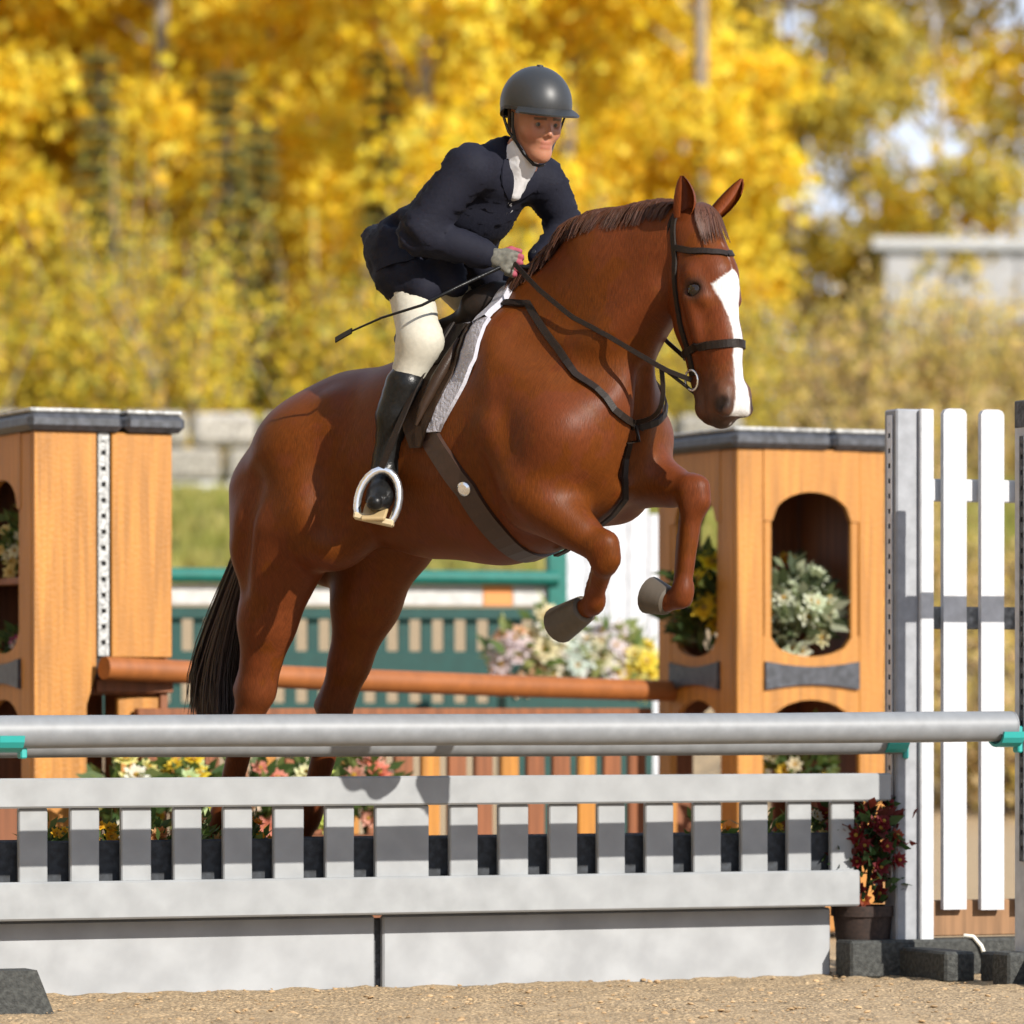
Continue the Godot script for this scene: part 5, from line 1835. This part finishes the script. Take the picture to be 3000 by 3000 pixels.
	j.bone(Vector3(-0.06, 2.49, 0), 0.116, Vector3(-0.15, 2.44, 0), 0.122, 0.05, 1.3)
	j.bone(Vector3(-0.14, 2.47, 0), 0.10, Vector3(-0.395, 2.508, 0), 0.010, 0.05, 1.9)
	j.pair(Vector3(-0.30, 2.485, 0.04), 0.022, Vector3(-0.10, 2.34, 0.175), 0.062, 0.06)
	j.pair(Vector3(-0.18, 2.43, 0.09), 0.08, Vector3(-0.04, 2.305, 0.19), 0.066, 0.05)
	j.pair(Vector3(-0.10, 2.43, 0.11), 0.09, Vector3(0.045, 2.29, 0.195), 0.055, 0.05)
	j.pair(Vector3(0.02, 2.45, 0.08), 0.08, Vector3(0.12, 2.31, 0.12), 0.045, 0.05)
	j.bone(Vector3(0.02, 2.60, 0), 0.075, Vector3(0.20, 2.705, 0), 0.065, 0.07, 1.5)
	j.pair(Vector3(0.21, 2.67, 0.07), 0.075, Vector3(0.235, 2.675, 0.165), 0.076, 0.05)
	j.bone(Vector3(0.23, 2.675, 0.18), 0.078, Vector3(0.105, 2.465, 0.285), 0.066, 0.035)
	j.bone(Vector3(0.105, 2.465, 0.285), 0.066, Vector3(0.265, 2.395, 0.14), 0.048, 0.03)
	j.bone(Vector3(0.27, 2.655, -0.18), 0.073, Vector3(0.275, 2.505, -0.28), 0.058, 0.035)
	j.bone(Vector3(0.275, 2.505, -0.28), 0.058, Vector3(0.30, 2.395, -0.115), 0.043, 0.03)
	# collar
	j.bone(Vector3(0.21, 2.72, 0), 0.06, Vector3(0.255, 2.745, 0), 0.058, 0.03, 1.15)
	# open front showing the shirt, split of the tails, creases at elbow and waist
	j.bone(Vector3(0.40, 2.745, 0), 0.062, Vector3(0.315, 2.56, 0), 0.012, 0.012, 0.9, true)
	j.bone(Vector3(0.33, 2.80, 0), 0.07, Vector3(0.34, 2.76, 0), 0.07, 0.01, 1.0, true)
	j.bone(Vector3(-0.46, 2.44, 0), 0.012, Vector3(-0.26, 2.30, 0), 0.006, 0.02, 1.0, true)
	j.bone(Vector3(0.18, 2.45, 0.25), 0.012, Vector3(0.14, 2.50, 0.20), 0.010, 0.04, 1.0, true)
	j.bone(Vector3(0.06, 2.50, 0.345), 0.010, Vector3(0.13, 2.42, 0.34), 0.008, 0.04, 1.0, true)
	j.pair(Vector3(0.02, 2.40, 0.155), 0.012, Vector3(-0.12, 2.52, 0.15), 0.010, 0.05, 1.0, true)
	# the skirts end in a clean hem: cut away what lies below it
	var fold := FastNoiseLite.new()
	fold.seed = 5; fold.frequency = 1.0; fold.fractal_octaves = 2
	var crease := func(p: Vector3, _n: Vector3) -> float:
		var q := Vector3(p.x * 9.0 + p.y * 14.0, p.y * 9.0 - p.x * 5.0, p.z * 8.0)
		return (1.0 - absf(fold.get_noise_3dv(q))) * 0.021 - 0.0145 + 0.0
	mb = MB.new()
	j.mesh_into(mb, Transform3D.IDENTITY, null, crease)
	var jk := part(mb, "jacket", navy, r)
	# pocket flap on the skirt
	for s in [1.0, -1.0]:
		var P0 := []
		var N0 := []
		for a in 4:
			var pr0 := []
			var nr0 := []
			for q in 7:
				var p0 := j.project(Vector3(-0.075 + 0.02 * q - 0.012 * a, 2.405 + 0.006 * q - 0.018 * a, 0.24 * s))
				pr0.append(p0 + j.grad(p0) * 0.003); nr0.append(j.grad(p0))
			P0.append(pr0); N0.append(nr0)
		mb = MB.new()
		mb.sheet(P0, N0, 0.005)
		part(mb, "pocket_flap", navy, jk)
	# lapels and buttons
	for s in [1.0, -1.0]:
		var P := []
		var N := []
		for a in 8:
			var w := a / 7.0
			var c := Vector3(0.33 - 0.0 * w, 2.72 - 0.19 * w, (0.052 - 0.035 * w) * s)
			var wide := 0.05 * sin(PI * (0.15 + 0.8 * w)) + 0.004
			var pr := []
			var nr := []
			for q in 4:
				var p := c + Vector3(-0.02, 0.0, s) * wide * q / 3.0
				p = j.project(p)
				pr.append(p + j.grad(p) * 0.002); nr.append(j.grad(p))
			P.append(pr); N.append(nr)
		mb = MB.new()
		mb.sheet(P, N, 0.006)
		part(mb, "lapel", navy, jk)
	for y in [2.535, 2.475, 2.42]:
		var p := j.project(Vector3(0.34, y, 0.01))
		var n := j.grad(p)
		var tx := n.cross(Vector3.UP).normalized()
		mb = MB.new()
		mb.lathe([Vector2(0.009, 0.0), Vector2(0.008, 0.004), Vector2(0.0, 0.004)], 10, Transform3D(Basis(tx, n, tx.cross(n)), p))
		part(mb, "button", mat("button", 0.03, 0.03, 0.035, 0.3), jk)
	# shirt with its stock collar
	var sf := Field.new(Vector3(0.08, 2.46, -0.16), Vector3(0.46, 2.80, 0.16), 0.008)
	sf.bone(Vector3(0.215, 2.645, 0), 0.076, Vector3(0.18, 2.61, 0), 0.085, 0.04, 1.2)
	sf.bone(Vector3(0.25, 2.68, 0), 0.062, Vector3(0.325, 2.745, 0), 0.058, 0.03)
	sf.bone(Vector3(0.325, 2.69, 0), 0.03, Vector3(0.285, 2.60, 0), 0.016, 0.025, 1.3)
	mb = MB.new()
	sf.mesh_into(mb, Transform3D.IDENTITY, null, func(p, _n): return fold.get_noise_3dv(p * 30.0) * 0.004)
	part(mb, "shirt", linen, r)
	# breeches
	var bf := Field.new(Vector3(-0.36, 1.86, -0.42), Vector3(0.28, 2.56, 0.42), 0.0105)
	bf.bone(Vector3(-0.12, 2.41, 0), 0.085, Vector3(-0.05, 2.44, 0), 0.08, 0.05, 1.2)
	bf.pair(Vector3(-0.10, 2.37, 0.11), 0.078, Vector3(0.095, 2.11, 0.265), 0.070, 0.05)
	bf.pair(Vector3(0.095, 2.11, 0.265), 0.070, Vector3(0.03, 1.93, 0.287), 0.048, 0.04)
	mb = MB.new()
	bf.mesh_into(mb, Transform3D.IDENTITY, null, func(p, _n): return (1.0 - absf(fold.get_noise_3dv(p * Vector3(9, 20, 9)))) * 0.005 - 0.003)
	part(mb, "breeches", cream, r)
	# boots
	for s in [1.0, -1.0]:
		var w := Field.new(Vector3(-0.13, 1.48, 0.18), Vector3(0.17, 2.07, 0.52), 0.008)
		w.bone(Vector3(0.047, 1.965, 0.284), 0.068, Vector3(0.01, 1.86, 0.292), 0.064, 0.02)
		w.bone(Vector3(0.01, 1.86, 0.292), 0.064, Vector3(-0.02, 1.72, 0.30), 0.044, 0.02)
		w.bone(Vector3(-0.02, 1.72, 0.30), 0.044, Vector3(-0.025, 1.67, 0.305), 0.043, 0.02)
		w.bone(Vector3(-0.035, 1.645, 0.295), 0.036, Vector3(-0.05, 1.605, 0.285), 0.03, 0.02)
		w.bone(Vector3(-0.025, 1.67, 0.31), 0.045, Vector3(0.022, 1.588, 0.385), 0.044, 0.025)
		w.bone(Vector3(0.022, 1.588, 0.385), 0.044, Vector3(0.052, 1.568, 0.442), 0.028, 0.02)
		mb = MB.new()
		w.mesh_into(mb, Transform3D(Basis.from_scale(Vector3(1, 1, s)), Vector3.ZERO), null, func(p, _n): return fold.get_noise_3dv(p * Vector3(6, 24, 6)) * 0.003)
		var bt := part(mb, "boot", boot_m, r)
		var sole := MB.new()
		var dir := Vector3(0.075, -0.075, 0.12 * s).normalized()
		var sd := dir.cross(Vector3.UP).normalized()
		sole.box(Vector3(0.018, 1.540, 0.402 * s), Vector3(0.12, 0.016, 0.082), 0.005, Basis(dir, sd.cross(dir), sd))
		part(sole, "sole", mat("sole", 0.35, 0.25, 0.12, 0.7), bt)
	# gloves: palm, four fingers closed on the rein, thumb on top
	for s in [1.0, -1.0]:
		var gf := Field.new(Vector3(-0.06, -0.07, -0.06), Vector3(0.11, 0.08, 0.06), 0.0042)
		gf.bone(Vector3(-0.045, 0, 0), 0.028, Vector3(-0.02, 0, 0), 0.026, 0.01)
		gf.bone(Vector3(-0.01, 0.016, 0.004), 0.017, Vector3(0.038, 0.024, 0.008), 0.015, 0.016)
		gf.bone(Vector3(-0.01, -0.012, 0.004), 0.017, Vector3(0.036, -0.024, 0.008), 0.014, 0.016)
		gf.bone(Vector3(0.0, 0.0, 0.004), 0.018, Vector3(0.038, 0.0, 0.008), 0.016, 0.016)
		for q in 4:
			var y := 0.031 - q * 0.0205
			var l := [0.034, 0.038, 0.036, 0.029][q] as float
			gf.bone(Vector3(0.040, y, 0.008), 0.0102, Vector3(0.040 + l, y - 0.003, 0.0), 0.0096, 0.003)
			gf.bone(Vector3(0.040 + l, y - 0.003, 0.0), 0.0096, Vector3(0.040 + l * 0.85, y - 0.005, -0.030), 0.0090, 0.003)
			gf.bone(Vector3(0.040 + l * 0.85, y - 0.005, -0.030), 0.0090, Vector3(0.022 + l * 0.4, y - 0.005, -0.034), 0.0082, 0.003)
		gf.bone(Vector3(0.0, 0.022, -0.006), 0.013, Vector3(0.03, 0.044, -0.014), 0.0115, 0.008)
		gf.bone(Vector3(0.03, 0.044, -0.014), 0.0112, Vector3(0.060, 0.046, -0.016), 0.0095, 0.004)
		var wrist := Vector3(0.272, 2.39, 0.135) if s > 0 else Vector3(0.31, 2.39, -0.105)
		var fwd := Vector3(0.86, -0.28, -0.42 * s).normalized()
		var sd := Vector3(0.42 * s, 0.1, 0.9).normalized() if s > 0 else Vector3(0.42, 0.1, -0.9).normalized()
		sd = (sd - fwd * sd.dot(fwd)).normalized()
		var up: Vector3 = sd.cross(fwd) * float(s)
		mb = MB.new()
		gf.mesh_into(mb, Transform3D(Basis(fwd, up, sd), wrist + fwd * 0.042), func(p, _n):
			var c := Color(0.11, 0.105, 0.085) * (1.0 + 0.5 * fold.get_noise_3dv(p * 60.0))
			if p.x > 0.066 or p.y > 0.044: c = Color(0.28, 0.05, 0.075)
			if p.x < -0.03: c = Color(0.30, 0.05, 0.07)
			return c)
		part(mb, "glove", mat("glove", 1, 1, 1, 0.75, "", 1.0, "weave", 8.0, 0.3), r)
	build_helmet(r, hx)
	# crop held in the near hand
	var cr := tack_thing("riding_crop", "thin dark riding crop held in the rider's hand across the thigh", "riding crop")
	mb = MB.new()
	mb.tube([Vector3(0.42, 2.345, 0.065), Vector3(0.335, 2.36, 0.105), Vector3(0.27, 2.28, 0.27), Vector3(0.20, 2.215, 0.375), Vector3(0.044, 2.18, 0.40), Vector3(-0.10, 2.145, 0.385)], [0.008, 0.008, 0.0055, 0.005, 0.0042, 0.0035], 8)
	part(mb, "shaft", boot_m, cr)
	mb = MB.new()
	mb.strap([Vector3(-0.10, 2.145, 0.385), Vector3(-0.14, 2.132, 0.382), Vector3(-0.178, 2.118, 0.38)], [Vector3(0.3, 0.5, 1), Vector3(0.3, 0.5, 1), Vector3(0.3, 0.5, 1)], 0.022, 0.004)
	part(mb, "tip", boot_m, cr)

func build_helmet(r: Node3D, hx: Transform3D) -> void:
	var shell := mat("helmet_shell", 0.024, 0.025, 0.026, 0.45, "paint", 8.0)
	var black := mat("strap_black", 0.012, 0.012, 0.013, 0.6)
	var P := []
	var N := []
	for a in 15:
		var pr := []
		var nr := []
		for b in 33:
			var lon := TAU * b / 32.0
			# rim dips towards the back of the head
			var low := -0.12 - 0.36 * smoothstep(0.2, -0.9, cos(lon))
			var lat := lerpf(low, PI / 2 - 0.001, a / 14.0)
			var d := Vector3(cos(lat) * cos(lon), sin(lat), cos(lat) * sin(lon))
			var rad := Vector3(0.128, 0.118, 0.108)
			pr.append(d * rad + Vector3(-0.008, 0.057, 0))
			nr.append((d / rad).normalized())
		P.append(pr); N.append(nr)
	var mb := MB.new()
	mb.sheet(P, N, 0.008)
	var hm := part(mb, "helmet", shell, r)
	hm.transform = hx
	# peak
	P = []; N = []
	for a in 6:
		var w := a / 5.0
		var pr := []
		var nr := []
		for b in 21:
			var lon := lerpf(-1.15, 1.15, b / 20.0)
			var reach := 0.055 * pow(cos(lon * 1.3), 0.7) if absf(lon) < 1.15 else 0.0
			var dir := Vector3(cos(lon), 0, sin(lon))
			pr.append(dir * (Vector3(0.130, 0, 0.112) + Vector3.ONE * reach * w) * Vector3(1, 0, 1) + Vector3(-0.008, 0.044 - 0.016 * w * w + 0.006 * cos(lon), 0))
			nr.append(Vector3(0.15, 1, 0).normalized())
		P.append(pr); N.append(nr)
	mb = MB.new()
	mb.sheet(P, N, 0.006)
	part(mb, "peak", shell, hm)
	# band round the rim, button, chin harness
	mb = MB.new()
	var bp := []
	var bn := []
	for b in 33:
		var lon := TAU * b / 32.0
		var low := -0.10 - 0.36 * smoothstep(0.2, -0.9, cos(lon))
		var d := Vector3(cos(low) * cos(lon), sin(low), cos(low) * sin(lon))
		bp.append(d * Vector3(0.134, 0.124, 0.115) + Vector3(-0.008, 0.057, 0)); bn.append(Vector3(d.x, 0, d.z).normalized())
	mb.strap(bp, bn, 0.012, 0.004)
	part(mb, "rim_band", black, hm)
	mb = MB.new()
	mb.lathe([Vector2(0.012, 0.0), Vector2(0.010, 0.005), Vector2(0.0, 0.006)], 12, Transform3D(Basis.IDENTITY, Vector3(-0.008, 0.182, 0)))
	part(mb, "button", black, hm)
	for s in [1.0, -1.0]:
		mb = MB.new()
		var pts := [Vector3(0.02, 0.03, 0.098 * s), Vector3(0.012, -0.02, 0.088 * s), Vector3(0.012, -0.065, 0.072 * s), Vector3(0.035, -0.105, 0.048 * s), Vector3(0.055, -0.136, 0.018 * s), Vector3(0.058, -0.139, 0.0)]
		var nr := []
		for p in pts: nr.append(Vector3(0.2, -0.2, s).normalized())
		mb.strap(pts, nr, 0.013, 0.004)
		part(mb, "chin_strap", black, hm)
		mb = MB.new()
		pts = [Vector3(-0.07, 0.01, 0.085 * s), Vector3(-0.03, -0.04, 0.08 * s), Vector3(0.012, -0.065, 0.073 * s)]
		mb.strap(pts, [Vector3(0, 0, s), Vector3(0, 0, s), Vector3(0, 0, s)], 0.012, 0.004)
		part(mb, "rear_strap", black, hm)
	# hair gathered under the back of the helmet
	mb = MB.new()
	for k in 90:
		var z := rng.randf_range(-0.07, 0.07)
		var kk := rng.randf_range(0.6, 1.3)
		mb.col = Color(0.06 * kk, 0.035 * kk, 0.02 * kk)
		mb.tube([Vector3(-0.085 + absf(z) * 0.3, 0.03, z), Vector3(-0.10 + absf(z) * 0.5, -0.02, z * 0.9), Vector3(-0.085 + absf(z) * 0.4, -0.065, z * 0.7), Vector3(-0.07, -0.075, z * 0.4)], [0.005, 0.006, 0.005, 0.002], 5, false)
	var hair := part(mb, "hair", mats["hair"], r)
	hair.transform = hx
